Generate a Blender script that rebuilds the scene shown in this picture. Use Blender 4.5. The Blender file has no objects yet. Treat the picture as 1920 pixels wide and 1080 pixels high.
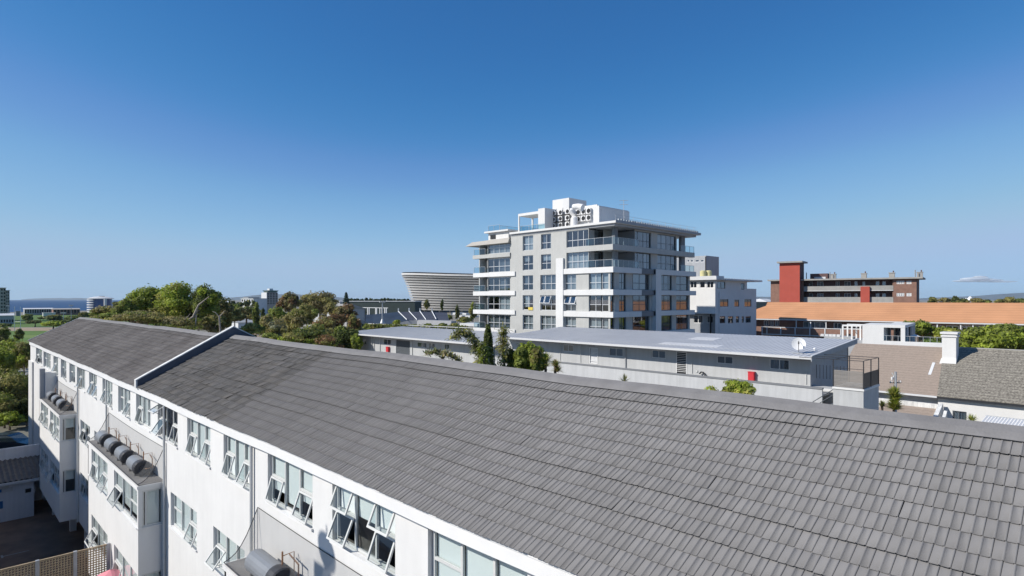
import bpy, math, random
import numpy as np
# ---------------------------------------------------------------- camera, sky, sun, exposure
FP, HZ, VPX = 1115.0, 561.0, -130.0            # focal length (px of the 1920 px photograph), horizon row, main vanishing point
TH = math.atan((960 - VPX) / FP)
sc = bpy.context.scene
COL = sc.collection
cam = bpy.data.cameras.new('camera'); camo = bpy.data.objects.new('camera', cam); COL.objects.link(camo)
cam.sensor_width = 36.0; cam.lens = 36.0 * FP / 1920; cam.shift_y = (HZ - 540) / 1920
cam.clip_start = 0.1; cam.clip_end = 60000
camo.location = (0, 0, 0); camo.rotation_euler = (math.pi / 2, 0, -TH)
sc.camera = camo
SUN_EL, SUN_AZ = 36.0, 30.0                    # elevation; turn from -X towards +Y
el, az = math.radians(SUN_EL), math.radians(SUN_AZ)
SUN = (-math.cos(el) * math.cos(az), math.cos(el) * math.sin(az), math.sin(el))
w = bpy.data.worlds.new('World'); sc.world = w; w.use_nodes = True
nt = w.node_tree; nt.nodes.clear()
sky = nt.nodes.new('ShaderNodeTexSky'); sky.sky_type = 'NISHITA'; sky.sun_disc = False
sky.sun_elevation = el; sky.sun_rotation = math.atan2(SUN[0], SUN[1]); sky.altitude = 0
sky.air_density = 0.6; sky.dust_density = 0.0; sky.ozone_density = 6.0
bg = nt.nodes.new('ShaderNodeBackground'); bg.inputs[1].default_value = 0.12
wo = nt.nodes.new('ShaderNodeOutputWorld')
k0 = nt.nodes.new('ShaderNodeVectorMath'); k0.operation = 'SCALE'; k0.inputs['Scale'].default_value = .12
cv = nt.nodes.new('ShaderNodeRGBCurve')
for ci, pts in enumerate((((0, .02), (.058, .032), (.087, .057), (.117, .13), (.20, .27), (.304, .365), (.467, .37), (1, .385)),
                          ((0, .05), (.122, .15), (.18, .222), (.244, .315), (.31, .42), (.45, .52), (.641, .535), (1, .57)),
                          ((0, .12), (.283, .413), (.402, .53), (.533, .655), (.70, .735), (.888, .74), (1, .76)))):
    c_ = cv.mapping.curves[ci]
    while len(c_.points) > 2: c_.points.remove(c_.points[1])
    c_.points[0].location = pts[0]; c_.points[-1].location = pts[-1]
    for p_ in pts[1:-1]: c_.points.new(*p_)
cv.mapping.update()
k1 = nt.nodes.new('ShaderNodeVectorMath'); k1.operation = 'SCALE'; k1.inputs['Scale'].default_value = 1 / .12 / 2 ** .25
nt.links.new(sky.outputs[0], k0.inputs[0]); nt.links.new(k0.outputs[0], cv.inputs[1]); nt.links.new(cv.outputs[0], k1.inputs[0]); nt.links.new(k1.outputs[0], bg.inputs[0]); nt.links.new(bg.outputs[0], wo.inputs[0])
sl = bpy.data.lights.new('sun', 'SUN'); sl.energy = 4.5; sl.angle = math.radians(0.53); sl.color = (1.0, 0.96, 0.895)
slo = bpy.data.objects.new('sun', sl); COL.objects.link(slo)
from mathutils import Vector
slo.rotation_euler = Vector(SUN).to_track_quat('Z', 'Y').to_euler(); slo.location = (-20, 10, 40)
sc.view_settings.view_transform = 'Standard'; sc.view_settings.look = 'None'
sc.view_settings.exposure = 0.25; sc.view_settings.gamma = 1.0
sc.cycles.max_bounces = 8; sc.cycles.transparent_max_bounces = 24
rnd = random.Random(7); nr = np.random.default_rng(11)
G = -15.4                                       # street level below the eye

# ---------------------------------------------------------------- measuring helpers
FW = np.array([math.sin(TH), math.cos(TH), 0.0]); RT = np.array([math.cos(TH), -math.sin(TH), 0.0])
def ray(px, py): return RT * (px - 960) / FP + FW + np.array([0, 0, -(py - HZ) / FP])
def on_x(px, py, X): d = ray(px, py); return d * X / d[0]
def on_y(px, py, Y): d = ray(px, py); return d * Y / d[1]
def on_z(px, py, Z): d = ray(px, py); return d * Z / d[2]
def at(px, py, t): return ray(px, py) * t
class Fr:
    """facade frame: a runs along the facade, n goes away from the viewer, z up"""
    def __init__(s, o, a, n):
        s.o = np.array([o[0], o[1], 0.0]); s.a = np.array([a[0], a[1], 0.0]); s.n = np.array([n[0], n[1], 0.0])
    def P(s, a, n, z): return tuple(s.o + s.a * a + s.n * n + np.array([0, 0, z]))
    def px(s, px, py, n=0.0):
        d = ray(px, py); t = ((s.o @ s.n) + n) / (d @ s.n); p = d * t
        return float((p - s.o) @ s.a), float(p[2])
    def rect(s, x0, x1, y0, y1, n=0.0):
        """pixel box -> a0,a1,z0,z1 on plane n; x0 the near (reference) side"""
        a0, _ = s.px(x0, y0, n); a1, _ = s.px(x1, y0, n); am = (x0 + x1) / 2
        z1 = s.px(am, y0, n)[1]; z0 = s.px(am, y1, n)[1]
        return min(a0, a1), max(a0, a1), z0, z1
def FL(X): return Fr((X, 0), (0, 1), (1, 0))    # sunny faces (a = +Y)
def FR(Y): return Fr((0, Y), (1, 0), (0, 1))    # shaded faces (a = +X)
WF = Fr((0, 0), (1, 0), (0, 1))

# ---------------------------------------------------------------- mesh builder
class MB:
    def __init__(s): s.v = []; s.f = []; s.m = []; s.nv = 0
    def add(s, v, f, mi=0):
        o = s.nv; v = [tuple(map(float, q)) for q in v]; s.v += v; s.nv += len(v)
        for q in f: s.f.append(tuple(i + o for i in q)); s.m.append(mi)
        return s
    def quad(s, a, b, c, d, mi=0): return s.add([a, b, c, d], [(0, 1, 2, 3)], mi)
    def hexa(s, p, mi=0):
        return s.add(p, [(0, 3, 2, 1), (4, 5, 6, 7), (0, 1, 5, 4), (1, 2, 6, 5), (2, 3, 7, 6), (3, 0, 4, 7)], mi)
    def box(s, x0, x1, y0, y1, z0, z1, mi=0, F=WF):
        P = F.P
        return s.hexa([P(x0, y0, z0), P(x1, y0, z0), P(x1, y1, z0), P(x0, y1, z0), P(x0, y0, z1), P(x1, y0, z1), P(x1, y1, z1), P(x0, y1, z1)], mi)
    def prism(s, pts, z0, z1, mi=0):
        n = len(pts); v = [(x, y, z0) for x, y in pts] + [(x, y, z1) for x, y in pts]
        return s.add(v, [tuple(range(n))[::-1], tuple(range(n, 2 * n))] + [(i, (i + 1) % n, (i + 1) % n + n, i + n) for i in range(n)], mi)
    def extr(s, pts, d, mi=0):
        """planar 3-D outline swept by vector d"""
        n = len(pts); v = [tuple(p) for p in pts] + [tuple(np.array(p) + np.array(d)) for p in pts]
        return s.add(v, [tuple(range(n))[::-1], tuple(range(n, 2 * n))] + [(i, (i + 1) % n, (i + 1) % n + n, i + n) for i in range(n)], mi)
    def tube(s, pts, r, n=6, mi=0, cap=True):
        pts = [np.array(p, float) for p in pts]; rs = r if isinstance(r, (list, tuple)) else [r] * len(pts)
        v = []; f = []
        for i, p in enumerate(pts):
            d = pts[min(i + 1, len(pts) - 1)] - pts[max(i - 1, 0)]; L = np.linalg.norm(d); d = d / (L if L else 1)
            u = np.cross(d, (0, 0, 1)) if abs(d[2]) < .95 else np.cross(d, (1, 0, 0)); u /= np.linalg.norm(u); q = np.cross(d, u)
            for k in range(n):
                a = 2 * math.pi * k / n; v.append(p + rs[i] * (math.cos(a) * u + math.sin(a) * q))
        for i in range(len(pts) - 1):
            for k in range(n): f.append((i * n + k, i * n + (k + 1) % n, (i + 1) * n + (k + 1) % n, (i + 1) * n + k))
        if cap: f.append(tuple(range(n))[::-1]); f.append(tuple(range((len(pts) - 1) * n, len(pts) * n)))
        return s.add(v, f, mi)
    def lathe(s, prof, c, n=16, mi=0):
        """(r,z) profile about a vertical axis"""
        v = []; f = []
        for r, z in prof:
            for k in range(n): a = 2 * math.pi * k / n; v.append((c[0] + r * math.cos(a), c[1] + r * math.sin(a), c[2] + z))
        m = len(prof)
        for i in range(m - 1):
            for k in range(n): f.append((i * n + k, i * n + (k + 1) % n, (i + 1) * n + (k + 1) % n, (i + 1) * n + k))
        f.append(tuple(range(n))[::-1]); f.append(tuple(range((m - 1) * n, m * n)))
        return s.add(v, f, mi)
    def build(s, name, mats, parent=None, smooth=False, org=None):
        me = bpy.data.meshes.new(name)
        o3 = np.array(org if org is not None else (tuple(parent['_org']) if parent is not None and '_org' in parent else (0, 0, 0)), float)
        v = np.array(s.v, float) - o3 if s.nv else np.zeros((0, 3))
        me.from_pydata(v.tolist(), [], s.f)
        for m in (mats if isinstance(mats, (list, tuple)) else [mats]): me.materials.append(M(m) if isinstance(m, str) else m)
        if s.m and max(s.m): me.polygons.foreach_set('material_index', s.m)
        if smooth: me.polygons.foreach_set('use_smooth', [True] * len(me.polygons))
        me.update()
        ob = bpy.data.objects.new(name, me); COL.objects.link(ob)
        if parent is not None: ob.parent = parent; ob['_org'] = [float(q) for q in o3]
        else: ob.location = o3
        return ob
def fast_mesh(name, V, Fq, mats, parent=None, mi=None, org=(0, 0, 0), col=None, smooth=False):
    """numpy quads -> object"""
    me = bpy.data.meshes.new(name); V = np.asarray(V, np.float32) - np.array(org, np.float32); Fq = np.asarray(Fq, np.int32)
    me.vertices.add(len(V)); me.vertices.foreach_set('co', V.ravel())
    k = Fq.shape[1]
    me.loops.add(Fq.size); me.loops.foreach_set('vertex_index', Fq.ravel())
    me.polygons.add(len(Fq)); me.polygons.foreach_set('loop_start', np.arange(0, Fq.size, k, dtype=np.int32))
    me.polygons.foreach_set('loop_total', np.full(len(Fq), k, np.int32))
    for m in (mats if isinstance(mats, (list, tuple)) else [mats]): me.materials.append(M(m) if isinstance(m, str) else m)
    if mi is not None: me.polygons.foreach_set('material_index', np.asarray(mi, np.int32))
    me.update(calc_edges=True)
    if col is not None:
        at_ = me.attributes.new('tint', 'FLOAT', 'FACE'); at_.data.foreach_set('value', np.asarray(col, np.float32))
    if smooth: me.polygons.foreach_set('use_smooth', np.ones(len(Fq), bool))
    ob = bpy.data.objects.new(name, me); COL.objects.link(ob)
    if parent is not None: ob.parent = parent
    else: ob.location = org
    return ob
def thing(name, label, cat, loc=(0, 0, 0), group=None, rotz=0.0):
    o = bpy.data.objects.new(name, None); COL.objects.link(o); o.location = loc; o.rotation_euler = (0, 0, rotz)
    o.empty_display_size = 0.3; o['label'] = label; o['category'] = cat; o['_org'] = [float(q) for q in loc]
    if group: o['group'] = group
    return o
def tag(o, label, cat, group=None):
    o['label'] = label; o['category'] = cat
    if group: o['group'] = group
    return o
def kind(o, k): o['kind'] = k; return o
def dup(root, loc, rotz=0.0, label=None, scale=None):
    r = root.copy(); COL.objects.link(r); r.location = loc; r.rotation_euler = (0, 0, rotz)
    if label: r['label'] = label
    if scale: r.scale = (scale,) * 3
    for ch in list(root.children):
        c = ch.copy(); COL.objects.link(c); c.parent = r
        for g in list(ch.children):
            d = g.copy(); COL.objects.link(d); d.parent = c
    return r

# ---------------------------------------------------------------- materials
MATS = {}
def M(n): return MATS[n]
def mat(name, col, rough=0.8, var=0.12, scale=1.5, bump=0.0, bscale=30, metal=0.0, spec=0.3, var2=0.0, scale2=0.15, stretch=None, col2=None, tint=0.0, streak=0.0, ygrad=None):
    m = bpy.data.materials.new(name); m.use_nodes = True; nt = m.node_tree; N = nt.nodes; L = nt.links
    b = N['Principled BSDF']; b.inputs['Roughness'].default_value = rough; b.inputs['Metallic'].default_value = metal
    b.inputs['Specular IOR Level'].default_value = spec
    tc = N.new('ShaderNodeNewGeometry'); pos = tc.outputs['Position']
    if stretch:
        mp = N.new('ShaderNodeMapping'); mp.inputs['Scale'].default_value = stretch; L.new(pos, mp.inputs[0]); pos = mp.outputs[0]
    def noise(sc_, det=5):
        n_ = N.new('ShaderNodeTexNoise'); n_.inputs['Scale'].default_value = sc_; n_.inputs['Detail'].default_value = det
        n_.inputs['Roughness'].default_value = .62; L.new(pos, n_.inputs['Vector']); return n_.outputs[0]
    def mix(fac, A, B, typ='MIX', f=None):
        x = N.new('ShaderNodeMix'); x.data_type = 'RGBA'; x.blend_type = typ
        if f is not None: x.inputs[0].default_value = f
        else: L.new(fac, x.inputs[0])
        for s_, q in ((6, A), (7, B)):
            if isinstance(q, tuple): x.inputs[s_].default_value = q + (1,) if len(q) == 3 else q
            else: L.new(q, x.inputs[s_])
        return x.outputs[2]
    def ramp(src, lo, hi, c0, c1):
        r = N.new('ShaderNodeValToRGB'); r.color_ramp.elements[0].position = lo; r.color_ramp.elements[1].position = hi
        r.color_ramp.elements[0].color = c0 + (1,); r.color_ramp.elements[1].color = c1 + (1,); L.new(src, r.inputs[0]); return r.outputs[0]
    c = tuple(col); d = tuple(max(0, q * (1 - var)) for q in c); u = tuple(min(1, q * (1 + var)) for q in c)
    out = ramp(noise(scale), .3, .7, d, u)
    if col2: out = mix(ramp(noise(scale2 * 2.3), .45, .62, (0, 0, 0), (1, 1, 1)), out, tuple(col2))
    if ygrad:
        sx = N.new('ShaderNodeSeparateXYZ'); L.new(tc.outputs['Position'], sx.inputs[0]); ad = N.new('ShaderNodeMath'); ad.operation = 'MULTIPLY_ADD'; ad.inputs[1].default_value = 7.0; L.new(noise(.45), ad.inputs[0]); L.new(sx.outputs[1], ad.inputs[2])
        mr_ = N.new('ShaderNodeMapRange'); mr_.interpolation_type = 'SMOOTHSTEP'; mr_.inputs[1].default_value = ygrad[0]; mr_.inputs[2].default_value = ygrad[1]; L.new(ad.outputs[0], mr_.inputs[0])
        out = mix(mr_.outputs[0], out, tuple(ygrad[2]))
    if var2: out = mix(None, out, ramp(noise(scale2), .3, .7, (1 - var2,) * 3, (1, 1, 1)), 'MULTIPLY', 1.0)
    if streak:
        mp2 = N.new('ShaderNodeMapping'); mp2.inputs['Scale'].default_value = (3, 3, .25); L.new(tc.outputs['Position'], mp2.inputs[0])
        n2 = N.new('ShaderNodeTexNoise'); n2.inputs['Scale'].default_value = 1.3; n2.inputs['Detail'].default_value = 6; L.new(mp2.outputs[0], n2.inputs['Vector'])
        out = mix(None, out, ramp(n2.outputs[0], .38, .62, (1 - streak,) * 3, (1, 1, 1)), 'MULTIPLY', 1.0)
    if tint:
        a_ = N.new('ShaderNodeAttribute'); a_.attribute_name = 'tint'
        mr = N.new('ShaderNodeMapRange'); mr.inputs[3].default_value = 1 - tint; mr.inputs[4].default_value = 1 + tint; L.new(a_.outputs['Fac'], mr.inputs[0])
        cb = N.new('ShaderNodeCombineColor'); [L.new(mr.outputs[0], cb.inputs[i]) for i in range(3)]
        out = mix(None, out, cb.outputs[0], 'MULTIPLY', 1.0)
    L.new(out, b.inputs['Base Color'])
    if bump:
        bn = N.new('ShaderNodeBump'); bn.inputs['Strength'].default_value = bump; bn.inputs['Distance'].default_value = .02
        L.new(noise(bscale), bn.inputs['Height']); L.new(bn.outputs[0], b.inputs['Normal'])
    MATS[name] = m; return m
def glassmat(name, tintc=(.75, .85, .9), f0=.05, gl=.02):
    m = bpy.data.materials.new(name); m.use_nodes = True; nt = m.node_tree; N = nt.nodes; L = nt.links; N.clear()
    o = N.new('ShaderNodeOutputMaterial'); t = N.new('ShaderNodeBsdfTransparent'); t.inputs[0].default_value = tintc + (1,)
    g = N.new('ShaderNodeBsdfGlossy'); g.inputs['Roughness'].default_value = gl; g.inputs[0].default_value = (.95, .97, 1, 1)
    ge = N.new('ShaderNodeNewGeometry'); dt = N.new('ShaderNodeVectorMath'); dt.operation = 'DOT_PRODUCT'; L.new(ge.outputs['Normal'], dt.inputs[0]); L.new(ge.outputs['Incoming'], dt.inputs[1])
    def mt(op, a_, b_):
        q = N.new('ShaderNodeMath'); q.operation = op; q.use_clamp = True
        for i, v in enumerate((a_, b_)):
            if v is None: continue
            if isinstance(v, (int, float)): q.inputs[i].default_value = v
            else: L.new(v, q.inputs[i])
        return q.outputs[0]
    c = mt('ABSOLUTE', dt.outputs['Value'], None); e = mt('POWER', mt('SUBTRACT', 1.0, c), 5.0); f = mt('ADD', mt('MULTIPLY', e, 1 - f0), f0)
    x = N.new('ShaderNodeMixShader'); L.new(f, x.inputs[0]); L.new(t.outputs[0], x.inputs[1]); L.new(g.outputs[0], x.inputs[2])
    L.new(x.outputs[0], o.inputs[0]); MATS[name] = m; return m
def stripe(name, c0, c1, scale, axis, rough=.8, duty=.5, soft=.08, bump=0.0, var=.12, nscale=3, rot=None):
    """two-tone regular courses: scale = courses per metre, axis = unit vector across the courses"""
    m = bpy.data.materials.new(name); m.use_nodes = True; nt = m.node_tree; N = nt.nodes; L = nt.links
    b = N['Principled BSDF']; b.inputs['Roughness'].default_value = rough; b.inputs['Specular IOR Level'].default_value = .25
    g = N.new('ShaderNodeNewGeometry'); dt = N.new('ShaderNodeVectorMath'); dt.operation = 'DOT_PRODUCT'; dt.inputs[1].default_value = axis
    L.new(g.outputs['Position'], dt.inputs[0]); mu = N.new('ShaderNodeMath'); mu.operation = 'MULTIPLY'; mu.inputs[1].default_value = scale; L.new(dt.outputs['Value'], mu.inputs[0])
    fr = N.new('ShaderNodeMath'); fr.operation = 'FRACT'; L.new(mu.outputs[0], fr.inputs[0])
    r = N.new('ShaderNodeValToRGB'); e = r.color_ramp.elements; e[0].position = 0; e[0].color = c1 + (1,); e[1].position = duty; e[1].color = c0 + (1,)
    e2 = r.color_ramp.elements.new(max(0.001, duty - soft)); e2.color = c1 + (1,); L.new(fr.outputs[0], r.inputs[0])
    n = N.new('ShaderNodeTexNoise'); n.inputs['Scale'].default_value = nscale; n.inputs['Detail'].default_value = 5; L.new(g.outputs['Position'], n.inputs['Vector'])
    rr = N.new('ShaderNodeValToRGB'); rr.color_ramp.elements[0].position = .3; rr.color_ramp.elements[1].position = .7
    rr.color_ramp.elements[0].color = (1 - var,) * 3 + (1,); rr.color_ramp.elements[1].color = (1 + var,) * 3 + (1,); L.new(n.outputs[0], rr.inputs[0])
    x = N.new('ShaderNodeMix'); x.data_type = 'RGBA'; x.blend_type = 'MULTIPLY'; x.inputs[0].default_value = 1; L.new(r.outputs[0], x.inputs[6]); L.new(rr.outputs[0], x.inputs[7])
    L.new(x.outputs[2], b.inputs['Base Color'])
    if bump:
        bn = N.new('ShaderNodeBump'); bn.inputs['Strength'].default_value = bump; bn.inputs['Distance'].default_value = .03
        L.new(fr.outputs[0], bn.inputs['Height']); L.new(bn.outputs[0], b.inputs['Normal'])
    MATS[name] = m; return m
mat('white_plaster', (.685, .672, .65), .85, .03, .9, .2, 40, var2=.05, scale2=.5, streak=.03)
mat('white_paint', (.70, .69, .675), .6, .04, 1.2, 0)
mat('weathered_white', (.72, .71, .68), .8, .08, 4, .2, 25, streak=.25)
mat('cream_plaster', (.42, .39, .35), .85, .05, 1, .2, 40, streak=.06)
mat('grey_plaster', (.47, .465, .44), .85, .05, .8, .15, 30, var2=.08, streak=.05)
mat('parapet_plaster', (.52, .52, .52), .85, .05, .8, 0, var2=.08, streak=.08)
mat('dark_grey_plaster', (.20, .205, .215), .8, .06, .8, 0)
mat('mid_grey_plaster', (.38, .385, .395), .85, .06, .8, .1, 20, var2=.1, streak=.06)
mat('pale_grey_plaster', (.47, .47, .465), .85, .05, .8, .1, 20, var2=.08, streak=.08)
mat('far_white', (.60, .60, .60), .8, .08, .4, 0)
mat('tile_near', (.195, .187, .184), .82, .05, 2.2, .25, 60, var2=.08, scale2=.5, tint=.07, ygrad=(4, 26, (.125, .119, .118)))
mat('tile_worn', (.12, .115, .113), .88, .16, 2.5, .5, 45, var2=.25, scale2=.6, tint=.17, col2=(.14, .13, .122))
mat('tile_far', (.18, .166, .16), .9, .12, 1.0, .3, 30, var2=.22, scale2=.25, tint=.12, col2=(.145, .132, .128))
mat('underlay', (.03, .028, .027), .95)
mat('ridge_coat', (.21, .20, .195), .85, .12, 3, .4, 30, var2=.15, scale2=.8)
mat('bitumen', (.10, .105, .125), .85, .12, 4, .3, 30)
mat('frame_paint', (.55, .55, .53), .5, .05, 5)
mat('aluminium', (.62, .62, .62), .35, .05, 5, metal=.3)
mat('dark_frame', (.10, .11, .12), .45, .05, 5)
mat('blind', (.78, .79, .77), .9, .03, 1)
mat('curtain', (.66, .66, .64), .95, .18, 1.2, 0, stretch=(9, 9, .2))
mat('curtain_grey', (.30, .32, .34), .95, .2, 1.2, 0, stretch=(9, 9, .2))
mat('interior', (.10, .095, .09), .95, .3, .6)
mat('interior_dark', (.035, .036, .038), .95, .3, .6)
mat('tank_grey', (.20, .21, .225), .42, .06, 3, spec=.5)
mat('tank_cap', (.045, .045, .05), .5, .1, 6)
mat('pipe_dark', (.09, .08, .08), .5, .1, 6)
mat('copper', (.36, .2, .12), .4, .1, 6, metal=.6)
mat('slab_felt', (.24, .23, .22), .9, .12, 3, .2, 30, var2=.2, scale2=1)
mat('tar', (.24, .155, .11), .9, .25, .8, .3, 20, var2=.35, scale2=.25)
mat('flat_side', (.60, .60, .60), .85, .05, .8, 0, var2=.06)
mat('netting', (.05, .065, .06), .9)
mat('garage_white', (.70, .70, .72), .85, .05, .8, .1, 20, var2=.08, streak=.08)
mat('tar_wet', (.03, .033, .033), .55, .25, 1.0, 0)
mat('marking', (.36, .35, .33), .85, .25, 5)
mat('timber', (.40, .31, .20), .8, .15, 3, .2, 30, stretch=(1, 1, 6))
mat('timber_grey', (.24, .22, .20), .85, .2, 2, 0, stretch=(.3, .3, 14))
mat('roof_sheet', (.50, .50, .51), .45, .06, .6, 0, var2=.08, scale2=.2)
mat('roof_sheet_light', (.58, .575, .57), .5, .05, .6, 0)
mat('fibre_cement', (.15, .14, .135), .9, .25, 3, .2, 20, var2=.3)
mat('red_paint', (.55, .035, .045), .5, .08, 3)
mat('red_plaster', (.42, .085, .06), .85, .05, .6, .1, 20, var2=.06)
mat('pink_fabric', (.70, .26, .30), .9, .08, 3)
mat('black_metal', (.03, .03, .033), .5, .1, 5)
mat('galvanised', (.42, .43, .44), .5, .1, 3, metal=.3)
mat('yellow_tank', (.55, .50, .26), .6, .06, 1)
mat('concrete', (.36, .345, .32), .9, .12, 1, .2, 20, var2=.15)
mat('trunk_pale', (.34, .29, .24), .9, .25, 3, .3, 20)
mat('trunk_brown', (.13, .10, .075), .95, .25, 3, .3, 20)
mat('car_blue', (.01, .014, .026), .18, .05, 1, spec=.8)
mat('tyre', (.02, .02, .02), .9)
mat('water_pool', (.04, .2, .25), .1)
glassmat('glass', (.80, .85, .85), .07)
glassmat('glass_dark', (.50, .56, .60), .19, .015)
glassmat('glass_rail', (.60, .78, .84), .10)
def net_mat():
    m = bpy.data.materials.new('net'); m.use_nodes = True; nt = m.node_tree; N = nt.nodes; L = nt.links; N.clear()
    o = N.new('ShaderNodeOutputMaterial'); t = N.new('ShaderNodeBsdfTransparent'); d = N.new('ShaderNodeBsdfDiffuse'); d.inputs[0].default_value = (.20, .20, .20, 1)
    x = N.new('ShaderNodeMixShader'); x.inputs[0].default_value = .2; L.new(t.outputs[0], x.inputs[1]); L.new(d.outputs[0], x.inputs[2]); L.new(x.outputs[0], o.inputs[0]); MATS['net'] = m
net_mat()
def leafmat(name, c, var=.35, rough=.6):
    m = mat(name, c, rough, var, .9, 0, tint=.35, spec=.25); nt = m.node_tree; N = nt.nodes; L = nt.links
    b = N['Principled BSDF']; o = [n for n in N if n.type == 'OUTPUT_MATERIAL'][0]
    tr = N.new('ShaderNodeBsdfTranslucent'); L.new(b.inputs['Base Color'].links[0].from_socket, tr.inputs[0])
    x = N.new('ShaderNodeMixShader'); x.inputs[0].default_value = .48; L.new(b.outputs[0], x.inputs[1]); L.new(tr.outputs[0], x.inputs[2]); L.new(x.outputs[0], o.inputs[0])
leafmat('leaf_bright', (.33,.39,.055)); leafmat('leaf_mid', (.24,.28,.06)); leafmat('leaf_dark', (.12,.145,.045))
leafmat('leaf_olive', (.31,.28,.09)); leafmat('leaf_brown', (.30, .255, .115)); leafmat('leaf_rust', (.27,.16,.075)); leafmat('leaf_yellow', (.45,.43,.11))
leafmat('leaf_blue', (.05,.085,.055)); leafmat('leaf_grey', (.32,.33,.21)); leafmat('leaf_straw', (.46,.34,.19))
# ---------------------------------------------------------------- walls and windows
def wall(mb, F, a0, a1, z0, z1, ops, depth=.18, n0=0.0, mi=0, mi_back=1, back=.9, reveal=None):
    A = sorted(set([a0, a1] + [q for o in ops for q in o[:2]])); Z = sorted(set([z0, z1] + [q for o in ops for q in o[2:4]]))
    A = [q for q in A if a0 <= q <= a1]; Z = [q for q in Z if z0 <= q <= z1]
    for i in range(len(A) - 1):
        for j in range(len(Z) - 1):
            ca, cz = (A[i] + A[i + 1]) / 2, (Z[j] + Z[j + 1]) / 2
            if any(o[0] < ca < o[1] and o[2] < cz < o[3] for o in ops): continue
            mb.quad(F.P(A[i], n0, Z[j]), F.P(A[i + 1], n0, Z[j]), F.P(A[i + 1], n0, Z[j + 1]), F.P(A[i], n0, Z[j + 1]), mi)
    r = mi if reveal is None else reveal
    for o in ops:
        b0, b1, y0, y1 = o[:4]; q = n0 + depth
        mb.quad(F.P(b0, n0, y0), F.P(b1, n0, y0), F.P(b1, q, y0), F.P(b0, q, y0), r); mb.quad(F.P(b0, n0, y1), F.P(b1, n0, y1), F.P(b1, q, y1), F.P(b0, q, y1), r)
        mb.quad(F.P(b0, n0, y0), F.P(b0, n0, y1), F.P(b0, q, y1), F.P(b0, q, y0), r); mb.quad(F.P(b1, n0, y0), F.P(b1, n0, y1), F.P(b1, q, y1), F.P(b1, q, y0), r)
    if back and ops: mb.quad(F.P(a0 + .05, n0 + depth + back, z0), F.P(a1 - .05, n0 + depth + back, z0), F.P(a1 - .05, n0 + depth + back, z1), F.P(a0 + .05, n0 + depth + back, z1), mi_back)
def bars(mb, F, a0, a1, z0, z1, n, cols, rows, fw=.06, ft=.05, mi=0):
    """rectangular frame with mullions at fractions cols and transoms {column: fraction} rows"""
    mb.box(a0, a0 + fw, n, n + ft, z0, z1, mi, F); mb.box(a1 - fw, a1, n, n + ft, z0, z1, mi, F)
    mb.box(a0 + fw, a1 - fw, n, n + ft, z0, z0 + fw, mi, F); mb.box(a0 + fw, a1 - fw, n, n + ft, z1 - fw, z1, mi, F)
    xs = [a0 + fw / 2] + [a0 + (a1 - a0) * c for c in cols] + [a1 - fw / 2]
    for x in xs[1:-1]: mb.box(x - fw / 2, x + fw / 2, n, n + ft, z0 + fw, z1 - fw, mi, F)
    for c, fr in rows.items():
        zz = z0 + (z1 - z0) * fr; mb.box(xs[c] + fw / 2, xs[c + 1] - fw / 2, n + .002, n + ft - .002, zz - fw / 2, zz + fw / 2, mi, F)
    return xs
def window(F, a0, a1, z0, z1, parent, n=.12, cols=(.5,), rows=None, fw=.06, glass='glass_dark', frame='aluminium', cur=None, cmat='curtain', cn=.25, name='window'):
    """frame part with pane and curtain sub-parts; cur = list of (fraction0, fraction1, drop fraction)"""
    m = MB(); xs = bars(m, F, a0, a1, z0, z1, n, cols, rows or {}, fw); fo = m.build(name, frame, parent)
    g = MB(); g.quad(F.P(a0 + .02, n + .025, z0 + .02), F.P(a1 - .02, n + .025, z0 + .02), F.P(a1 - .02, n + .025, z1 - .02), F.P(a0 + .02, n + .025, z1 - .02))
    g.build('pane', glass, fo)
    if cur:
        c = MB()
        for f0, f1, dr in cur:
            p0, p1 = a0 + (a1 - a0) * f0, a0 + (a1 - a0) * f1; k = max(1, int((p1 - p0) / .12))
            for i in range(k):
                u0, u1 = p0 + (p1 - p0) * i / k, p0 + (p1 - p0) * (i + 1) / k; e0, e1 = (0, .05) if i % 2 else (.05, 0)
                if cmat == 'blind': e0 = e1 = 0
                zb = z1 - (z1 - z0) * dr
                c.quad(F.P(u0, n + cn + e0, zb), F.P(u1, n + cn + e1, zb), F.P(u1, n + cn + e1, z1), F.P(u0, n + cn + e0, z1))
        c.build('curtain' if cmat != 'blind' else 'blind', cmat, fo)
    return fo
def sash(F, a0, a1, z0, z1, n, ang, parent, fw=.045, glass='glass', frame='frame_paint'):
    """top-hung sash swung outward by ang degrees"""
    s, c = math.sin(math.radians(ang)), math.cos(math.radians(ang)); m = MB(); h = z1 - z0
    def Q(a, d, e): return F.P(a, n - s * d - c * e, z1 - c * d + s * e * 1.0)
    def bar(b0, b1, d0, d1):
        m.hexa([Q(b0, d0, 0), Q(b1, d0, 0), Q(b1, d0, .035), Q(b0, d0, .035), Q(b0, d1, 0), Q(b1, d1, 0), Q(b1, d1, .035), Q(b0, d1, .035)], 0)
    bar(a0, a0 + fw, 0, h); bar(a1 - fw, a1, 0, h); bar(a0 + fw, a1 - fw, 0, fw); bar(a0 + fw, a1 - fw, h - fw, h)
    m.quad(Q(a0 + .01, .01, .015), Q(a1 - .01, .01, .015), Q(a1 - .01, h - .01, .015), Q(a0 + .01, h - .01, .015), 1)
    am = (a0 + a1) / 2
    m.tube([F.P(am, n + .02, z0 + .03), Q(am, h * .8, 0)], .012, 4, 0)
    return m.build('sash', [frame, glass], parent)

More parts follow.
